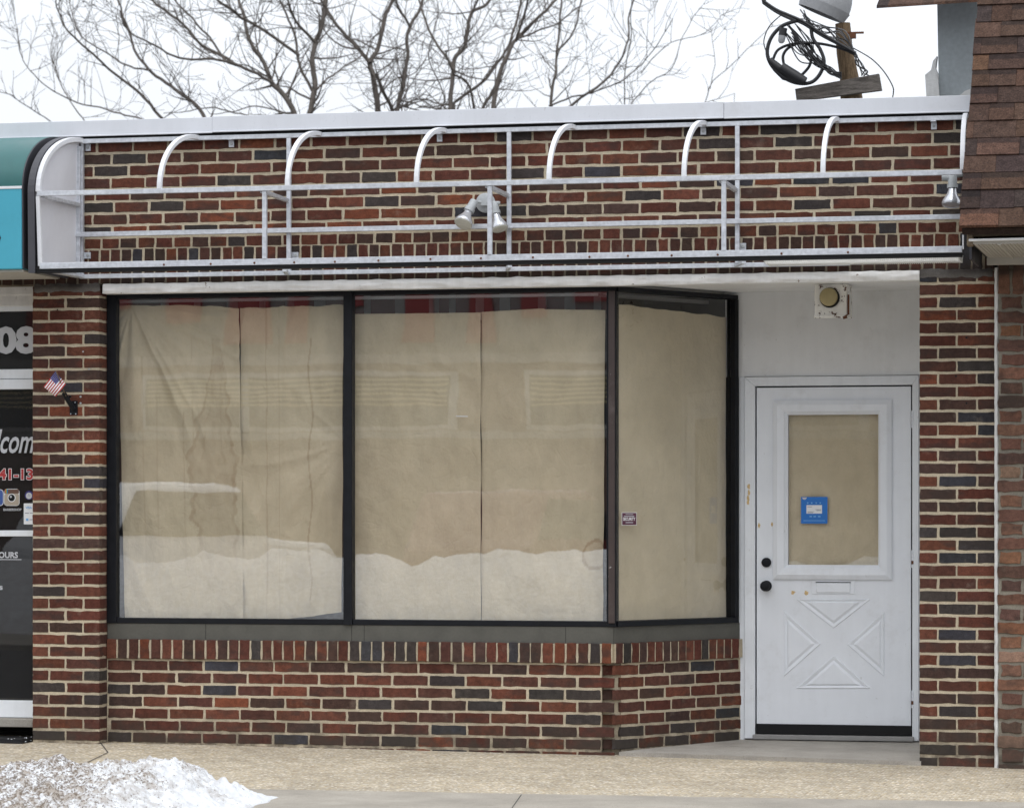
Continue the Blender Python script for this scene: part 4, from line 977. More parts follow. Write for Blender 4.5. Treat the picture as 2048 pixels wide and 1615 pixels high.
for i in range(5):
    for j in range(6):
        p = fpt(.06+i*.1, .04+j*.068)+Vector((0, -.002, 0)); q = .0016; mb.add([p+Vector((0, 0, q)), p+Vector((q, 0, 0)), p+Vector((0, 0, -q)), p+Vector((-q, 0, 0))], [(0, 3, 2, 1)], 1)
mb.build('banner', ['flagred', 'flagwhite', 'navy'], fg)

# ------------------------------------------------------------------ teal awning of the barbershop
ta = thing('teal_awning', (X_(20, -.6), -.6, 2.6), 'teal curved awning with cyan front band beside bare frame', 'awning')
YTf = -.60; xt1 = X_(121, -.01); xt0 = X_(-420, YTf)
ztt = Z_(121, 276, -.01); ztm = Z_(42, 373, YTf); ztb = Z_(42, 538, YTf)
def tprof():
    P = []
    for i in range(21):
        a = i/20*math.pi/2; P.append((-.01+(YTf+.01)*math.sin(a), ztm+(ztt-ztm)*math.cos(a)))
    return P
P = tprof(); poly = [(xt0, y, z) for y, z in P]+[(xt0, YTf, ztm-.001), (xt0, -.01, ztm-.001)]
mb = MB(); mb.prism(poly, (xt1-xt0, 0, 0)); mb.build('canopy', 'teal', ta, smooth=30)
mb = MB(); mb.box(xt0, xt1-.001, YTf-.002, -.012, ztb, ztm-.002); vb = mb.build('valance', 'cyan', ta, bevel=.006)
mb = MB(); mb.box(xt0, xt1+.001, YTf-.006, YTf+.0, ztm-.012, ztm+.003); mb.build('edge_piping', 'whitemetal', ta, bevel=.002)
mb = MB(); mb.prism([(xt1+.0005, y-.004*0, z-.002) for y, z in P]+[(xt1+.0005, YTf+.01, ztb+.004), (xt1+.0005, -.012, ztb+.004)], (.006, 0, 0)); mb.build('end_panel', 'darkvinyl', ta)  # shade between the two awnings put in as dark vinyl
mb = MB(); x0_, x1_ = X_(-42, YTf), X_(2.5, YTf); put_text(mb, 'O', x0_, x1_, Z_(0, 490, YTf), Z_(0, 462, YTf), YTf-.0035, 0, .03); mb.build('lettering', 'rubber', vb)
mb = MB(); mb.box(xt0, xt1, YTf+.02, -.02, ztb-.012, ztb-.001); mb.build('underside', 'soffit', ta)

# ------------------------------------------------------------------ right neighbour with shingled mansard
YN = -.05
nb_ = thing('mansard_building', (X_(2030, YN), YN, 0), 'neighbouring old brick building with brown shingled mansard', 'building')
xn0, xn1 = X_(1996, YN), X_(2450, YN)
pal2 = [(lin(122, 90, 75), 24), (lin(108, 78, 67), 24), (lin(130, 92, 72), 12), (lin(100, 76, 68), 18), (lin(92, 74, 66), 16), (lin(140, 114, 97), 6)]
rg = random.Random(41); mb = MB(); mb.box(xn0+.003, xn1, YN+.009, .3, -.1, zs+.35, 1); z = -.085; k = 0
zso = Z_(2010, 527, YN)
while z < zso-.2-.02:
    a = -.11 if k % 2 else 0
    while a < xn1-xn0:
        b = a+(.20 if k % 2 == 0 else (.11 if a <= -.05 or abs(a) < .06 else .20))*rg.uniform(.95, 1.05); 
        x0_ = max(a, 0); x1_ = min(b, xn1-xn0)
        if x1_-x0_ > .02: brick(mb, (xn0, YN, 0), UX, NF, x0_, x1_, z+rg.uniform(-.003, .003), z+.060+rg.uniform(-.003, .003), brick_col(rg, pal2), rg, 2.6)
        a = b+.014*rg.uniform(.7, 1.4)
    z += .0745; k += 1
zt0 = z; a = 0
while a < xn1-xn0-.05:
    b = a+.062*rg.uniform(.95, 1.05); brick(mb, (xn0, YN, 0), UX, NF, a, b, zt0, zt0+.2, brick_col(rg, pal2), rg, 2.4); a = b+.013
mb.build('brick_wall', ['oldbrick', 'oldmortar'], nb_)
def cf(u, v):
    x = xR1+.002+(xn0-xR1-.002+.003)*u; zz = -.06+(zso-.02+.06)*v
    return (x+noise.noise(Vector((zz*30, u*2, 5)))*.003, -.030-.012*math.sin(u*math.pi)-noise.noise(Vector((zz*22, u*3, 1)))*.005, zz)
mb = MB(); mb.grid(cf, 6, 300); mb.build('caulk_joint', 'caulk', nb_, smooth=60)
# mansard slope
YM0, YM1 = -1.12, .02
mA = at(1919, 452, YM0); mB_ = Vector((mA.x, YM1, Z_(1955, -8, YM1)))
xm0, xm1 = mA.x, X_(2460, YM0)
sv = Vector((0, YM1-YM0, mB_.z-mA.z)); SL = sv.length; sv.normalize(); sn = Vector((0, -sv.z, sv.y))
rg = random.Random(51); mb = MB()
SH = [(lin(78, 60, 51), 42), (lin(71, 55, 48), 30), (lin(59, 49, 46), 20), (lin(90, 66, 53), 8)]
EXP_ = .128; r = 0; t = -.01
o0 = Vector((0, YM0, mA.z))
mb.prism([tuple(Vector((xm0+.01, 0, 0))+o0+sv*0-sn*.02), tuple(Vector((xm0+.01, 0, 0))+o0+sv*(SL+.5)-sn*.02), tuple(Vector((xm0+.01, 0, 0))+o0+sv*(SL+.5)-sn*.06), tuple(Vector((xm0+.01, 0, 0))+o0+sv*0-sn*.06)], (xm1-xm0, 0, 0), 0, lin(50, 40, 36))
while t < SL+.45:
    a = xm0-rg.uniform(0, .1)
    sag = [rg.uniform(-.004, .004) for _ in range(30)]
    first = True
    while a < xm1:
        b = a+rg.uniform(.09, .24); x0_ = max(a, xm0+rg.uniform(-.004, .004)); x1_ = b-.0012
        lay = rg.random() < .5
        c0 = brick_col(rg, SH); th = .004 if lay else .0085
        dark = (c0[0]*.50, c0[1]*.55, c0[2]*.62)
        t0_, t1_ = t+sag[int((x0_-xm0)*6) % 30]+(.0 if not lay else .001), t+EXP_*1.25
        q = []
        mid = EXP_*rg.uniform(.45, .7)
        for (tt, hh) in ((t0_, th+.005), (t0_+mid, th+.0037), (t0_+mid+.012, th+.0034), (t1_, .001)):
            for x in (x0_, x1_): q.append(Vector((x, 0, 0))+o0+sv*tt+sn*hh)
        q += [Vector((x0_, 0, 0))+o0+sv*t0_-sn*.004, Vector((x1_, 0, 0))+o0+sv*t0_-sn*.004]
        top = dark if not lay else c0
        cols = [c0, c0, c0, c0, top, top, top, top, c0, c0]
        mb.add(q, [(0, 1, 3, 2), (2, 3, 5, 4), (4, 5, 7, 6), (8, 9, 1, 0), (8, 0, 2), (9, 3, 1)], 0, cols)
        a = b
    t += EXP_; r += 1
mb.build('mansard_roof', 'shingle', nb_)
xs0, xs1 = X_(1946, -1.05), xm1; zfb = Z_(1960, 487, -1.05)
mb = MB(); mb.box(xm0+.04, xs1, -1.04, -.98, mA.z-.045, mA.z+.012); mb.box(xm0+.03, xm0+.06, -1.05, -.99, zfb-.01, mA.z-.01); mb.build('fascia_board', 'rawwood', nb_, bevel=.003)
mb = MB(); mb.box(xm0+.03, xs1, -.975, .2, mA.z-.02, mA.z+.02); mb.box(xm0+.05, xm0+.08, -.97, .0, zso+.03, mA.z-.021); mb.build('void_shade', 'rubber', nb_)  # black panels painting the shade in the hollow behind the fascia
mb = MB()
mb.prism([(xs0, -1.05, zfb+.012), (xs0, -1.05, zfb), (xs0, YN-.002, zso+.03), (xs0, YN-.002, zso+.042)], (xs1-xs0, 0, 0))
nrib = 26
for i in range(nrib*3):
    x = xs0+.012+i*.0175
    if x > xs1-.02: break
    mb.prism([(x, -1.05, zfb+.0005), (x, -1.05, zfb-.004), (x, YN-.05, zso+.027), (x, YN-.05, zso+.031)], (.010, 0, 0))
mb.box(xs0-.006, xs1, YN-.045, YN-.003, zso-.008, zso+.04)
mb.bar((xs0+.13, -1.05, zfb-.006), (xs0+.13, YN-.05, zso+.024), .012, .006)
mb.build('vinyl_soffit', 'soffit', nb_)
mb = MB(); mb.bar((xs0-.02, -1.06, zfb+.016), (xs1, -1.06, zfb+.024), .03, .012); mb.build('loose_trim', 'caulk', nb_, bevel=.003)
# set-back upper wall of the neighbour
YU = .75
mb = MB(); mb.prism([at(1878, 200, YU), at(2300, 200, YU), at(2300, -60, YU), at(1873, -60, YU)], (0, 1.5, 0)); up = mb.build('upper_wall', 'stucco', nb_)
mb = MB(); q = [at(1853, 200, YU-.01), at(1879, 200, YU-.01), at(1877, 150, YU-.01), at(1871, 135, YU-.01), at(1874, 112, YU-.01), at(1866, 122, YU-.01), at(1862, 140, YU-.01), at(1850, 150, YU-.01)]
mb.prism(q, (0, .06, 0)); q = [at(1868, 196, YU-.03), at(1879, 196, YU-.03), at(1876, 158, YU-.03), at(1870, 148, YU-.03), at(1868, 166, YU-.03)]; mb.prism(q, (0, .02, 0))
mb.prism([at(1918, 192, YU-.04), at(1940, 192, YU-.04), at(1941, 178, YU-.04), at(1930, 182, YU-.04)], (0, .04, 0)); mb.build('torn_membrane', 'caulk', nb_)
mb = MB(); rg = random.Random(77)
P0, P1 = at(1753, 17, YU-.3), at(1960, 4, YU-.3)
for i in range(9):
    a, b = P0.x+(P1.x-P0.x)*i/9, P0.x+(P1.x-P0.x)*(i+.995)/9; za, zb2 = P0.z+(P1.z-P0.z)*i/9, P0.z+(P1.z-P0.z)*(i+1)/9
    c0 = brick_col(rg, SH); mb.prism([(a+.0, YU-.3, za), (b, YU-.3, zb2), (b+.002, YU+.05, zb2+.16), (a+.002, YU+.05, za+.16)], (0, .006, .016), 0, c0)
mb.build('upper_eave', 'shingle', nb_)

# ------------------------------------------------------------------ utility pole and cables behind the roof
YU2 = 4.2
def zp(x, y, Y=YU2): return at(1400+x/3.16, y/3.16, Y)
up_ = thing('utility_pole', (zp(930, 400).x, YU2, 0), 'short wooden pole with grey hood and weathered crossboard', 'utility pole')
k = 20.9/6450
mb = MB(); a, b = zp(902, 150), zp(960, 640); c = Vector((b.x+.02, YU2, 2.0)); mb.tube([c, b, zp(942, 480), zp(915, 330), a], [.095, .075, .062, .055, .050], 14); mb.build('pole', 'polewood', up_, smooth=50)
mb = MB(); q = [zp(600, 562, YU2-.12), zp(610, 640, YU2-.12), zp(1148, 570, YU2-.12), zp(1130, 465, YU2-.12)]; mb.prism(q, (0, .05, 0)); mb.build('crossboard', 'weathered', up_, bevel=.003)
mb = MB()
hc = zp(790, 20, YU2-.02); hw = .175
def hood(u, v):
    t = u*2*math.pi; p = v*math.pi*.5
    r = math.cos(p); loc = Vector((hw*r*math.cos(t), .14*r*math.sin(t), .22*math.sin(p)))
    rot = Matrix.Rotation(math.radians(24), 3, 'Y'); return hc+rot@loc+Vector((0, 0, -.012))
mb.grid(hood, 28, 10); 
mb.grid(lambda u, v: hc+Matrix.Rotation(math.radians(24), 3, 'Y')@Vector((hw*(1.03-.1*v)*math.cos(u*2*math.pi), .145*(1.03-.1*v)*math.sin(u*2*math.pi), -.065*v))+Vector((0, 0, -.012)), 28, 3, flip=True)
mb.build('lamp_hood', 'hood', up_, smooth=50)
mb = MB(); mb.bar(zp(930, 210, YU2-.08), zp(1035, 207, YU2-.08), .02, .012); mb.bar(zp(950, 230, YU2-.08), zp(985, 228, YU2-.08), .04, .03); mb.build('bracket', 'rust', up_)
def spline(P, n=8):
    P = [Vector(p) for p in P]; Q = []
    for i in range(len(P)-1):
        a, b, c, d = P[max(i-1, 0)], P[i], P[i+1], P[min(i+2, len(P)-1)]
        for k_ in range(n):
            t = k_/n; Q.append(.5*((2*b)+(c-a)*t+(2*a-5*b+4*c-d)*t*t+(3*b-a-3*c+d)*t**3))
    return Q+[P[-1]]
def cable(label, lines, mats='cable', name='cable'):
    mb = MB()
    for (pts, r, dy) in lines: mb.tube(spline([zp(x, y, YU2-.16+dy) for x, y in pts]), r*k*.85, 8)
    return tag(mb.build(name, mats, smooth=60), label, 'cable', 'cables tangled round the utility pole')
cable('thick black cable looping round in a big coil', [([(620, 130), (520, 165), (450, 240), (425, 330), (450, 410), (520, 485), (610, 525), (700, 522), (757, 470), (784, 390), (758, 310), (712, 240), (700, 150)], 4.6, -.02)])
cable('black cable rising inside the big coil to the pole', [([(462, 375), (495, 315), (580, 280), (700, 272), (800, 284), (900, 310), (980, 345)], 3.4, .01)])
cable('short black cable loop hanging from the sleeve', [([(530, 410), (526, 350), (565, 300), (650, 268), (700, 300), (706, 350), (690, 420), (640, 478)], 3.6, .03)])
cable('thin black wire bowing out left of the coil', [([(520, 90), (440, 165), (405, 250), (412, 310), (440, 360)], 1.4, -.03)])
cable('thin black wire arching right and down to the roof', [([(960, 300), (1080, 370), (1160, 450), (1215, 540), (1222, 590), (1205, 660)], 1.5, 0)])
rr = random.Random(61)
for i, lab in enumerate(('uppermost twisted service line running up left', 'second twisted service line below the uppermost one', 'lowest of the twisted service lines')):
    d = i*9
    cable(lab, [([(-5200, -1500+d*6), (-2200, -900+d*3), (-500, -420+d*2), (330, -50+d), (400, 5+d), (480, 60+d), (560, 95+d*1.3), (650, 135+d), (760, 205+d), (870, 270+d*.6), (985, 335)], 3.4-.5*i, -.04+.03*i)], 'cable' if i != 1 else 'greycable')
for i in range(18):
    x0_ = 560+rr.uniform(-30, 60); y0_ = 190+rr.uniform(-40, 60)
    cable('thin loose wire sagging between the coil and pole', [([(x0_, y0_), (x0_+80+rr.uniform(-20, 20), y0_+110+rr.uniform(-30, 30)), (740+rr.uniform(-30, 30), 390+rr.uniform(-40, 30)), (820, 440+rr.uniform(-20, 30)), (895, 475+rr.uniform(-20, 25))], rr.uniform(1.0, 1.9), rr.uniform(-.05, .06))])
for i in range(9):
    cable('thin wire strand draped above the coil beside hood', [([(640+rr.uniform(-40, 20), 70+rr.uniform(-10, 60)), (720+rr.uniform(-20, 20), 130+rr.uniform(0, 60)), (800, 200+rr.uniform(-40, 50)), (900+rr.uniform(-20, 20), 250+rr.uniform(-60, 40)), (975, 330)], rr.uniform(1.0, 2.2), rr.uniform(-.06, .04))], 'cable' if i % 2 else 'greycable')
for i in range(5):
    cable('thin wire strand dangling right of the pole', [([(940, 300), (985+rr.uniform(-10, 20), 350+rr.uniform(-10, 20)), (1000+rr.uniform(-15, 40), 410+rr.uniform(-20, 20)), (1020+rr.uniform(-20, 40), 440+rr.uniform(-20, 30)), (1045+rr.uniform(-30, 40), 480)], rr.uniform(1.0, 2.0), rr.uniform(-.02, .06))])
mb = MB(); mb.tube([zp(440, 378, YU2-.19), zp(500, 430, YU2-.19), zp(525, 440, YU2-.19)], [.020, .026, .022], 12); mb.tube([zp(515, 425, YU2-.2), zp(600, 480, YU2-.2), zp(665, 515, YU2-.2)], [.034, .036, .028], 12); mb.tube([zp(470, 440, YU2-.18), zp(530, 490, YU2-.18), zp(590, 510, YU2-.18)], [.012, .02, .012], 10)
tag(mb.build('splice_sleeve', 'cable', smooth=50), 'fat black splice sleeve at the bottom of the coil', 'splice')
mb = MB(); mb.tube([zp(528, 178, YU2-.2), zp(520, 225, YU2-.2)], .026, 12, 0); mb.tube([zp(520, 226, YU2-.2), zp(514, 262, YU2-.2), zp(513, 274, YU2-.2)], [.025, .022, .012], 12, 1)
tag(mb.build('hanging_terminal', ['cable', 'hood'], smooth=50), 'small black and grey end cap hanging by the coil', 'terminal')

# ------------------------------------------------------------------ bare trees behind the roof
def wob(v, s_, a): return Vector((noise.noise(v*s_), noise.noise(v*s_+Vector((9, 3, 1))), noise.noise(v*s_+Vector((2, 7, 5)))))*a
def tree(label, base_px, YT_, limbs, seed, ntw=1.0):
    rg = random.Random(seed); dep = (YT_-CAM.y)/c_; kk = dep/F
    bp = at(base_px, 330, YT_); root = thing('bare_tree', (bp.x, YT_, 0), label, 'tree', 'bare trees behind the storefront roof')
    tr = MB(); cr = MB()
    tr.tube([(bp.x, YT_, -.2), (bp.x+.03, YT_, 1.5), (bp.x-.02, YT_, 3.2), (bp.x, YT_, bp.z-.5)], [.26, .21, .19, .17], 12)
    segs = [0]
    def twig(p, d, ln, r, lev):
        n = max(3, int(ln/.09)); pts = [p]; rad = [r]; q = p.copy(); dd = d.copy()
        for i in range(n):
            dd = (dd + Vector((rg.gauss(0, .16), rg.gauss(0, .12), rg.gauss(0, .14)+.055))).normalized(); q = q+dd*(ln/n); pts.append(q.copy()); rad.append(max(r*(1-.75*(i+1)/n), .0022))
            if lev > 0 and rg.random() < (.52 if lev > 1 else .42)*ntw and segs[0] < 9000:
                sd_ = Vector((rg.gauss(0, 1), rg.gauss(0, .8), rg.gauss(0, .7)+.25)).normalized()
                twig(q.copy(), (dd*.75+sd_*.75).normalized(), ln*rg.uniform(.35, .65), max(rad[-1]*.62, .0024), lev-1)
        cr.tube(pts, rad, 4 if r < .012 else 6, cap=False); segs[0] += n
    for (pts, w0, w1, dy) in limbs:
        P = spline([at(x, y, YT_+dy+i*.12*(1 if dy >= 0 else -1)) for i, (x, y) in enumerate(pts)], 6); n = len(P)
        P = [p+wob(p, 2.5, .035)+wob(p, 9, .012) for p in P]
        if pts[0][1] >= 195 and w0 > 5: P = [Vector((bp.x+(P[0].x-bp.x)*.25, YT_, bp.z-.55)), Vector((bp.x+(P[0].x-bp.x)*.7, YT_, (bp.z+P[0].z)/2-.15))]+P
        m_ = len(P); rad = [max((w0+(w1-w0)*i/(m_-1))*.55*kk, .003) for i in range(m_)]
        cr.tube(P, rad, 7, cap=False)
        for i in range(2, m_, 1):
            if rg.random() < .47*ntw:
                d = (P[i]-P[i-1]).normalized(); sd_ = Vector((rg.gauss(0, 1), rg.gauss(0, .6), rg.gauss(0, .8)+.25)).normalized()
                twig(P[i], (d*.6+sd_*.9).normalized(), rg.uniform(.25, .85)*(1 if w0 > 3.2 else .6), max(rad[i]*.42, .0042), 2 if w0 > 2.5 else 1)
    tr.build('trunk', 'bark', root, smooth=60); cr.build('crown', 'bark', root, smooth=60)
tree('large bare tree with limbs spreading far to the left', 560, 17.0, [
  ([(618, 300), (618, 235), (624, 180), (626, 130), (629, 88), (641, 55), (650, 5), (655, -60)], 12, 7, 0),
  ([(621, 180), (596, 116), (587, 61), (560, 0), (545, -40)], 6, 3, .3),
  ([(629, 87), (605, 61), (588, 34), (575, 0), (560, -40)], 6, 3, -.3),
  ([(630, 178), (655, 158), (683, 140), (715, 122)], 4, 2, .2),
  ([(598, 245), (575, 200), (547, 167), (536, 140), (523, 116), (500, 75), (492, 37), (478, 7), (462, -40)], 11, 5, 0),
  ([(547, 167), (489, 133), (437, 118), (362, 114), (307, 92), (262, 62), (240, 20)], 6, 2, -.5),
  ([(471, 131), (410, 92), (372, 55), (335, 27), (300, 0), (280, -30)], 6, 4, .4),
  ([(451, 120), (424, 82), (386, 41), (352, 0), (335, -30)], 4.5, 3, .1),
  ([(598, 113), (547, 72), (492, 41), (465, 20), (434, 0), (400, -30)], 6, 4, -.2),
  ([(420, 250), (386, 202), (342, 171), (301, 142), (270, 102), (260, 61), (239, 7), (230, -30)], 8, 3, .5),
  ([(301, 142), (260, 131), (219, 113), (171, 79), (150, 40), (140, 0)], 4, 1.6, .8),
  ([(325, 240), (270, 181), (219, 140), (171, 96), (137, 61), (116, 20), (110, -10)], 6, 2, -.6),
  ([(290, 240), (239, 229), (154, 205), (102, 181), (55, 133), (36, 89), (34, 60)], 3.5, 1.2, .2),
  ([(170, 250), (140, 205), (120, 160), (105, 110), (108, 60)], 2.6, 1.2, .3),
  ([(110, 250), (60, 215), (20, 190), (-20, 180)], 2.4, 1.2, -.1),
  ([(500, 235), (430, 215), (380, 222), (330, 228)], 3, 1.4, .4),
  ([(580, 232), (520, 212), (470, 222), (420, 226)], 3, 1.4, -.4)], 101)
tree('bare tree with two dark upright trunks left of centre', 775, 18.5, [
  ([(758, 300), (758, 225), (746, 156), (742, 128), (752, 112), (760, 101), (764, 47), (783, 8), (800, -40)], 12, 6, 0),
  ([(742, 128), (709, 90), (670, 47), (647, 8), (630, -30)], 8, 4, .3),
  ([(784, 250), (782, 222), (764, 183), (750, 145)], 7, 6, -.2),
  ([(795, 260), (797, 215), (807, 172), (813, 109), (819, 58), (842, 8), (855, -40)], 9, 5, 0),
  ([(819, 58), (805, 30), (795, 4), (780, -40)], 5, 3, -.2),
  ([(765, 185), (790, 160), (820, 150), (850, 120)], 3, 1.5, .2),
  ([(720, 100), (690, 95), (660, 75), (640, 40)], 4, 2, .1),
  ([(800, 215), (830, 198), (870, 205), (910, 212)], 4, 2, .3)], 102)
tree('bare tree with leaning trunks right of the middle', 945, 17.6, [
  ([(903, 300), (903, 221), (903, 129), (928, 90), (944, 31), (975, 5), (1000, -30)], 10, 5, 0),
  ([(903, 135), (873, 86), (850, 39), (835, 0), (820, -40)], 5, 3, .3),
  ([(948, 260), (946, 219), (932, 168), (905, 145), (890, 100)], 6, 3, -.4),
  ([(908, 208), (963, 168), (1002, 117), (1022, 78), (1036, 30), (1045, -30)], 6, 4, .3),
  ([(990, 290), (990, 219), (998, 168), (1022, 101), (1037, 74), (1088, 23), (1120, -10)], 11, 4, 0),
  ([(968, 250), (969, 219), (994, 168)], 6, 6, .1),
  ([(1030, 85), (1045, 40), (1058, 0), (1070, -40)], 5, 3, -.3),
  ([(1035, 78), (1080, 60), (1120, 45), (1160, 10)], 4, 2, .4),
  ([(850, 230), (890, 205), (860, 120), (868, 40)], 3, 1.6, -.5)], 103)
tree('slender bare tree at right end with thin wispy branches', 1120, 19.0, [
  ([(1102, 290), (1102, 215), (1108, 156), (1112, 101), (1123, 31), (1130, -30)], 7, 3, 0),
  ([(1112, 101), (1143, 70), (1162, 4), (1168, -30)], 4, 2.4, .3),
  ([(1135, 240), (1135, 215), (1198, 176), (1229, 141), (1256, 78), (1260, 23), (1275, -20)], 6, 2.4, 0),
  ([(1102, 213), (1155, 195), (1200, 180), (1260, 150), (1310, 100), (1345, 40)], 3.4, 1.4, -.3),
  ([(1255, 240), (1260, 211), (1295, 168), (1342, 133), (1365, 70), (1400, 15)], 2.6, 1.2, .2),
  ([(1250, 240), (1252, 211), (1256, 100), (1264, 12), (1270, -20)], 2.6, 1.4, -.2),
  ([(1280, 150), (1330, 90), (1400, 70), (1450, 30)], 2, 1, .3)], 104, .85)
tree('small thin bare sapling rising left of the pole', 1410, 20.0, [
  ([(1405, 260), (1409, 207), (1427, 165), (1479, 120), (1520, 75), (1545, 50)], 2.2, 1, 0),
  ([(1420, 180), (1428, 130), (1422, 80), (1424, 60)], 1.6, .8, .2),
  ([(1410, 205), (1440, 195), (1470, 185)], 1.4, .8, .1)], 105, .5)

# ------------------------------------------------------------------ ground, pavement, step, road, far side
def gz(x, y): return -.010*(x+2.6)*.9 + .008*min(y, 0) + .002
def struct(name, mb, mats, **kw): return tag(mb.build(name, mats, **kw), kind='structure')
mb = MB(); mb.box(-220, 220, -220, 220, -.9, -.62); struct('ground', mb, 'asphalt')
YC = -2.62
def gp2(px, py):
    u = (px-CX)/F; v = (HY-py)/F; d = Vector((-s_+c_*u, c_+s_*u, v)); z = 0
    for _ in range(12): p = CAM+d*((z-CAM.z)/d.z); z = gz(p.x, p.y)
    return p
pa_, pb_ = gp2(480, 1577), gp2(2048, 1604)
def YCx(x): return pa_.y+(pb_.y-pa_.y)*(x-pa_.x)/(pb_.x-pa_.x)
def gsheet2(fa, fb, dz=0):
    def f(u, v):
        x = -14+26*u; y = fa(x)+(fb(x)-fa(x))*v; return (x, y, gz(x, y)+dz)
    return f
def gsheet(x0, x1, y0, y1, nx, ny, dz=0):
    return lambda u, v: (x0+(x1-x0)*u, y0+(y1-y0)*v, gz(x0+(x1-x0)*u, y0+(y1-y0)*v)+dz)
mb = MB(); mb.grid(gsheet2(YCx, lambda x: 1.4), 26, 8); struct('pavement', mb, 'pebble')
mb = MB(); mb.grid(gsheet2(lambda x: -4.0, lambda x: YCx(x)-.012, .003), 26, 4); mb.box(-14, 12, -4.0, -3.99, -.4, gz(0, -4)-.02); struct('concrete_strip', mb, 'concrete')
mb = MB(); mb.grid(gsheet2(lambda x: YCx(x)-.0118, lambda x: YCx(x)-.0002, -.006), 26, 1)
def groove(pts, w=.006):
    for (a, b) in zip(pts[:-1], pts[1:]):
        a, b = Vector(a), Vector(b); d = (b-a).normalized(); n_ = Vector((d.y, -d.x, 0))*w
        q = [a-n_, b-n_, b+n_, a+n_]; mb.add([(p.x, p.y, gz(p.x, p.y)+.0035) for p in q], [(0, 1, 2, 3)])
def gp(px, py):
    u = (px-CX)/F; v = (HY-py)/F; d = Vector((-s_+c_*u, c_+s_*u, v)); t = (0-CAM.z)/d.z; return CAM+d*t
groove([gp(200, 1484), gp(216, 1502), gp(165, 1524), gp(90, 1560)], .003)
groove([gp2(1000, 1650), gp2(1043, 1589)], .003)
groove([gp2(1262, 1503), gp2(1840, 1525)], .004)
struct('pavement_joints', mb, 'joint')
# concrete step in the recess
s0, s1 = X_(1262, YB), xR0-.003
mb = MB(); zst = zD-.004
q = [(Cn.x+.03, YB-.02, 0), (xR0+.01, -.015, 0), (xR0+.01, YD+.08, 0), (En.x-.05, YD+.08, 0)]
def stepf(u, v):
    a = Vector(q[0])*(1-u)+Vector(q[1])*u; b = Vector(q[3])*(1-u)+Vector(q[2])*u; p = a*(1-v)+b*v
    zz = (gz(p.x, p.y)+.022)*(1-v)+zst*v + noise.noise(Vector((p.x*5, p.y*5, 1)))*.002; return (p.x, p.y, zz)
mb.grid(stepf, 24, 16); mb.grid(lambda u, v: Vector(stepf(u, 0))-Vector((0, -.004*(1-v)+noise.noise(Vector((u*40, v, 2)))*.003, .06*(1-v))), 60, 2)
tag(mb.build('door_step', 'step'), 'low grey concrete step in front of the white door', 'step')
mb = MB(); mb.box(-60, 60, -15.6, -4.02, -.62, -.18); struct('road', mb, 'asphalt')
mb = MB(); mb.box(-60, 60, -4.15, -4.001, -.6, -.045); struct('kerb', mb, 'concrete', bevel=.02)
mb = MB(); mb.box(-60, 60, -60, -15.61, -.62, -.12); struct('far_lot', mb, 'concrete')
# door mat in the barbershop entrance
mt = MB(); a = X_(-160, -.1); b = X_(60, -.02)
def matf(u, v):
    x = a+(b-a)*u; y = -.14+.26*v
    return (x, y, gz(x, y)+.022+.004*noise.noise(Vector((x*9, y*9, 2)))-(.014 if v < .08 or u > .97 else 0))
mt.grid(matf, 60, 14); mt.grid(lambda u, v: (lambda p: (p[0], p[1]-.004*(1-v), p[2]-.03*(1-v)))(matf(u, 0)), 60, 1)
rr = random.Random(8)
for i in range(40):
    u, v = rr.random(), rr.random(); p = Vector(matf(u, v)); r = rr.uniform(.002, .006); mt.lathe(p, (0, 0, 1), [(-.001, r), (.002, r*.8), (.003, r*.2)], 6, 1)
tag(mt.build('door_mat', ['rubber', 'snow'], smooth=50), 'black rubber mat with salt specks left of the brick pier', 'door mat')

# ------------------------------------------------------------------ snow pile
sil = [(-260, 1540), (-120, 1528), (0, 1530), (60, 1520), (95, 1514), (130, 1513), (170, 1523), (215, 1522), (250, 1516), (300, 1514), (345, 1511), (362, 1518), (400, 1545), (440, 1562), (480, 1585), (520, 1608), (540, 1621), (560, 1640)]
YSn = -3.05
def silh(x):
    lo = None
    P = [(X_(px, YSn), Z_(px, py, YSn)) for px, py in sil]
    if x <= P[0][0]: return P[0][1]
    for (a, b) in zip(P[:-1], P[1:]):
        if a[0] <= x <= b[0]: t = (x-a[0])/(b[0]-a[0]); return a[1]+(b[1]-a[1])*t
    return -.2
sx0, sx1 = X_(-250, YSn), X_(575, YSn)
def sh(u, v):
    x = sx0+(sx1-sx0)*u; y = -2.45-1.75*v
    h = silh(x+.05*noise.noise(Vector((x*5, y*5, 1))))-gz(x, YSn)
    if y > YSn: k_ = max(0, 1-((y-YSn)/.42)**2)
    else: k_ = max(0, 1-((YSn-y)/1.1)**2*.75)*(1+.10*(YSn-y))
    n1 = noise.fractal(Vector((x*7, y*7, 2)), .8, 2.1, 5)*.035; n2 = noise.fractal(Vector((x*26, y*26, 5)), .7, 2.1, 4)*.016
    e = max(0, min(1, h*k_/.08)); z_ = gz(x, y)+.001+h*k_+(n1-.018+n2)*e
    return (x, y, z_ if h*k_ > .004 else gz(x, y)-.01)
def sdirt(u, v):
    x = sx0+(sx1-sx0)*u; y = -2.45-1.75*v
    d = max(0, min(1, (X_(500, YSn)-x)/.8))*.9+.15*max(0, (-y-2.9))+.25*max(0, noise.noise(Vector((x*3, y*3, 8)))); d = max(0, min(1, d+.5*noise.noise(Vector((x*4, y*4, 3)))))
    return (d, d, d)
mb = MB(); mb.grid(sh, 250, 170, 0, sdirt, flip=True)
tag(mb.build('snow_pile', 'snow', smooth=70), 'dirty white snow heap on the pavement at lower left', 'snow pile')

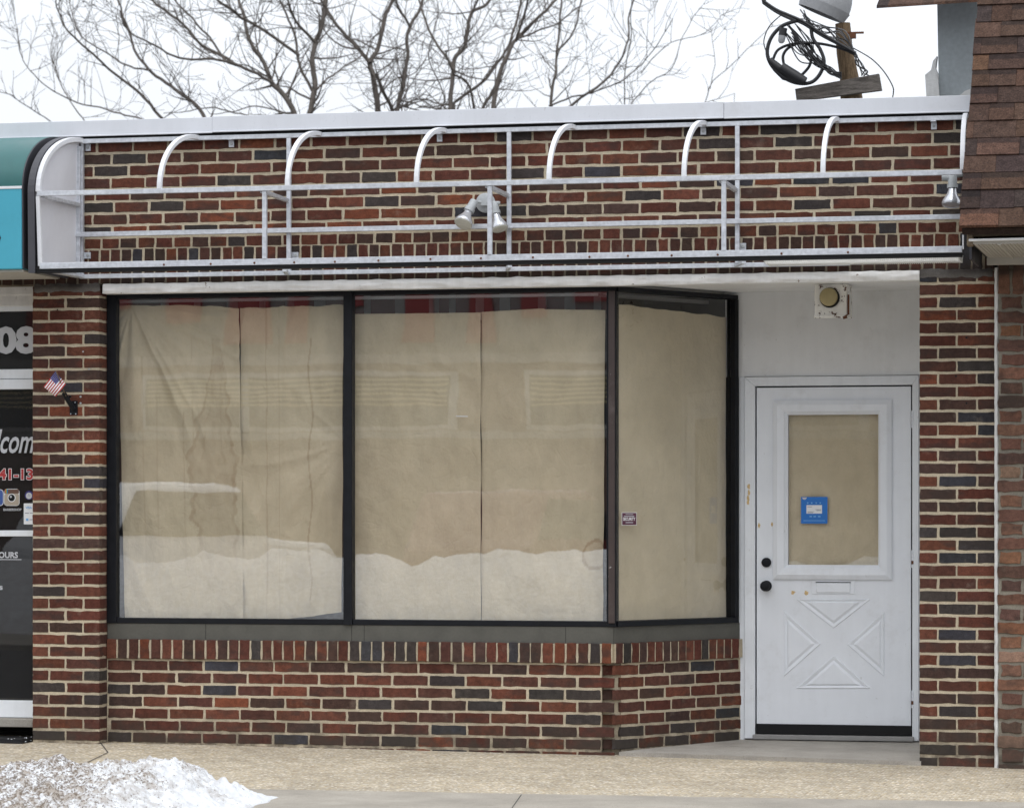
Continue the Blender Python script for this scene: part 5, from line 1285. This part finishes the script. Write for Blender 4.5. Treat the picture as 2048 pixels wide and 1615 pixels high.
# ------------------------------------------------------------------ across the street (seen in the window reflections)
def bank(u, v):
    x = -30+50*u; y = -18.6-3.6*v; p = math.sin(v*math.pi)**.8
    h = .80+.24*noise.noise(Vector((x*.35, 2, 1)))+.16*noise.noise(Vector((x*1.3, 5, 1)))+.07*noise.noise(Vector((x*5, 5, 1)))+.10*noise.noise(Vector((x*2.4, 9, 1)))
    return (x, y, -.121+p*(h+.07)+noise.fractal(Vector((x*2.4, y*2.4, 3)), .8, 2, 4)*.10*p)
mb = MB(); mb.grid(bank, 300, 24, 0, lambda u, v: (.25, .25, .25), flip=True)
tag(mb.build('snow_bank', 'cleansnow', smooth=70), 'long white snow bank reflected low in the shop windows', 'snow bank')
fb = thing('far_building', (-12, -45, -.12), 'low brick building with ribbon windows reflected in the glass', 'building')
mb = MB(); mb.box(-60, 30, -57, -45, -.12, 4.3); mb.build('wall', 'farbrick', fb)
mb = MB(); mb.box(-60, 30, -57, -45.3, 4.501, 8.6); mb.build('parapet_wall', 'farfascia', fb)
rr = random.Random(15); x = -27.0
while x < -4:
    w_ = rr.uniform(.35, 1.1); mb = MB(); zb0 = rr.choice((4.75, 4.75, 5.2, 5.5)); mb.prism([(x, -45.29, zb0), (x+w_, -45.29, zb0), (x+w_+rr.uniform(-.5, .5), -45.29, 7.6), (x+rr.uniform(-.4, .4), -45.29, 7.6)], (0, .09, 0)); mb.build('sign_stroke', 'redsign', fb); x += w_+rr.uniform(.3, .9)
mb = MB(); mb.box(-60.1, 30.1, -57.1, -44.9, 4.301, 4.5); mb.box(-60, 30, -44.99, -44.85, 2.82, 2.96); mb.build('trim', 'greyboard', fb)
for i in range(11):
    x0 = -58+i*8; f_ = MB(); f_.box(x0, x0+6.6, -44.99, -44.9, 2.985, 4.15); wn_ = f_.build('window', 'farwhite', fb)
    g_ = MB()
    for j in range(3): g_.box(x0+.1+j*2.17, x0+2.1+j*2.17, -44.895, -44.88, 3.08, 4.06)
    for j in range(6): g_.box(x0+.12, x0+6.4, -44.878, -44.87, 3.5+j*.095, 3.53+j*.095, 1)
    g_.build('blind', ['carglass', 'blind'], wn_)
def car(label, x, y, rot, paint, L_=4.7, H_=1.72, hood=.98):
    r = thing('parked_car', (x, y, -.12), label, 'car', 'cars parked across the street'); r.rotation_euler.z = rot
    def bd(name, mb, mats, par=None, **kw):
        o = mb.build(name, mats, None, **kw); o.parent = par or r; return o
    Wd = .9
    prof = [(-L_/2, .35), (-L_/2+.03, .8), (-L_/2+.2, hood-.1), (-.95, hood), (-.35, H_-.08), (.1, H_), (L_/2-.7, H_-.03), (L_/2-.22, hood+.05), (L_/2-.02, hood-.1), (L_/2, .4), (L_/2-.2, .25), (-L_/2+.15, .25)]
    mb = MB(); mb.prism([(a, -Wd, b) for a, b in prof], (0, 2*Wd, 0)); body = bd('body', mb, paint, bevel=.09)
    mb = MB(); mb.prism([(-.85, -Wd-.012, hood+.03), (-.33, -Wd-.012, H_-.14), (L_/2-.75, -Wd-.012, H_-.13), (L_/2-.38, -Wd-.012, hood+.03)], (0, 2*Wd+.024, 0)); bd('side_glass', mb, 'carglass')
    mb = MB(); mb.prism([(-1.0, -Wd+.12, hood+.015), (-.40, -Wd+.12, H_-.10), (-.36, -Wd+.12, H_-.13), (-.94, -Wd+.12, hood)], (0, 2*Wd-.24, 0)); bd('windscreen', mb, 'carglass')
    for sx in (-L_/2+.85, L_/2-.85):
        for sy in (-1, 1):
            mb = MB(); mb.lathe((sx, sy*(Wd-.2), .34), (0, sy, 0), [(0, .34), (.2, .34), (.215, .30), (.21, .22)], 24, 0); mb.lathe((sx, sy*(Wd-.2), .34), (0, sy, 0), [(.19, .215), (.216, .2), (.21, .05)], 16, 1); bd('wheel', mb, ['rubber', 'galv'], smooth=40)
    for sy in (-1, 1):
        mb = MB(); mb.box(-L_/2-.005, -L_/2+.16, sy*.8-.16, sy*.8+.09*0+.1, .66, .82); bd('headlight', mb, 'bulb', bevel=.03)
    return r
car('white car reflected at left in the papered window', -10.2, -24.0, math.radians(115), 'carwhite', 4.8, 1.85, 1.1)
car('red car reflected in the middle papered window', -5.6, -25.5, math.radians(100), 'carred', 4.7, 1.75, 1.05)
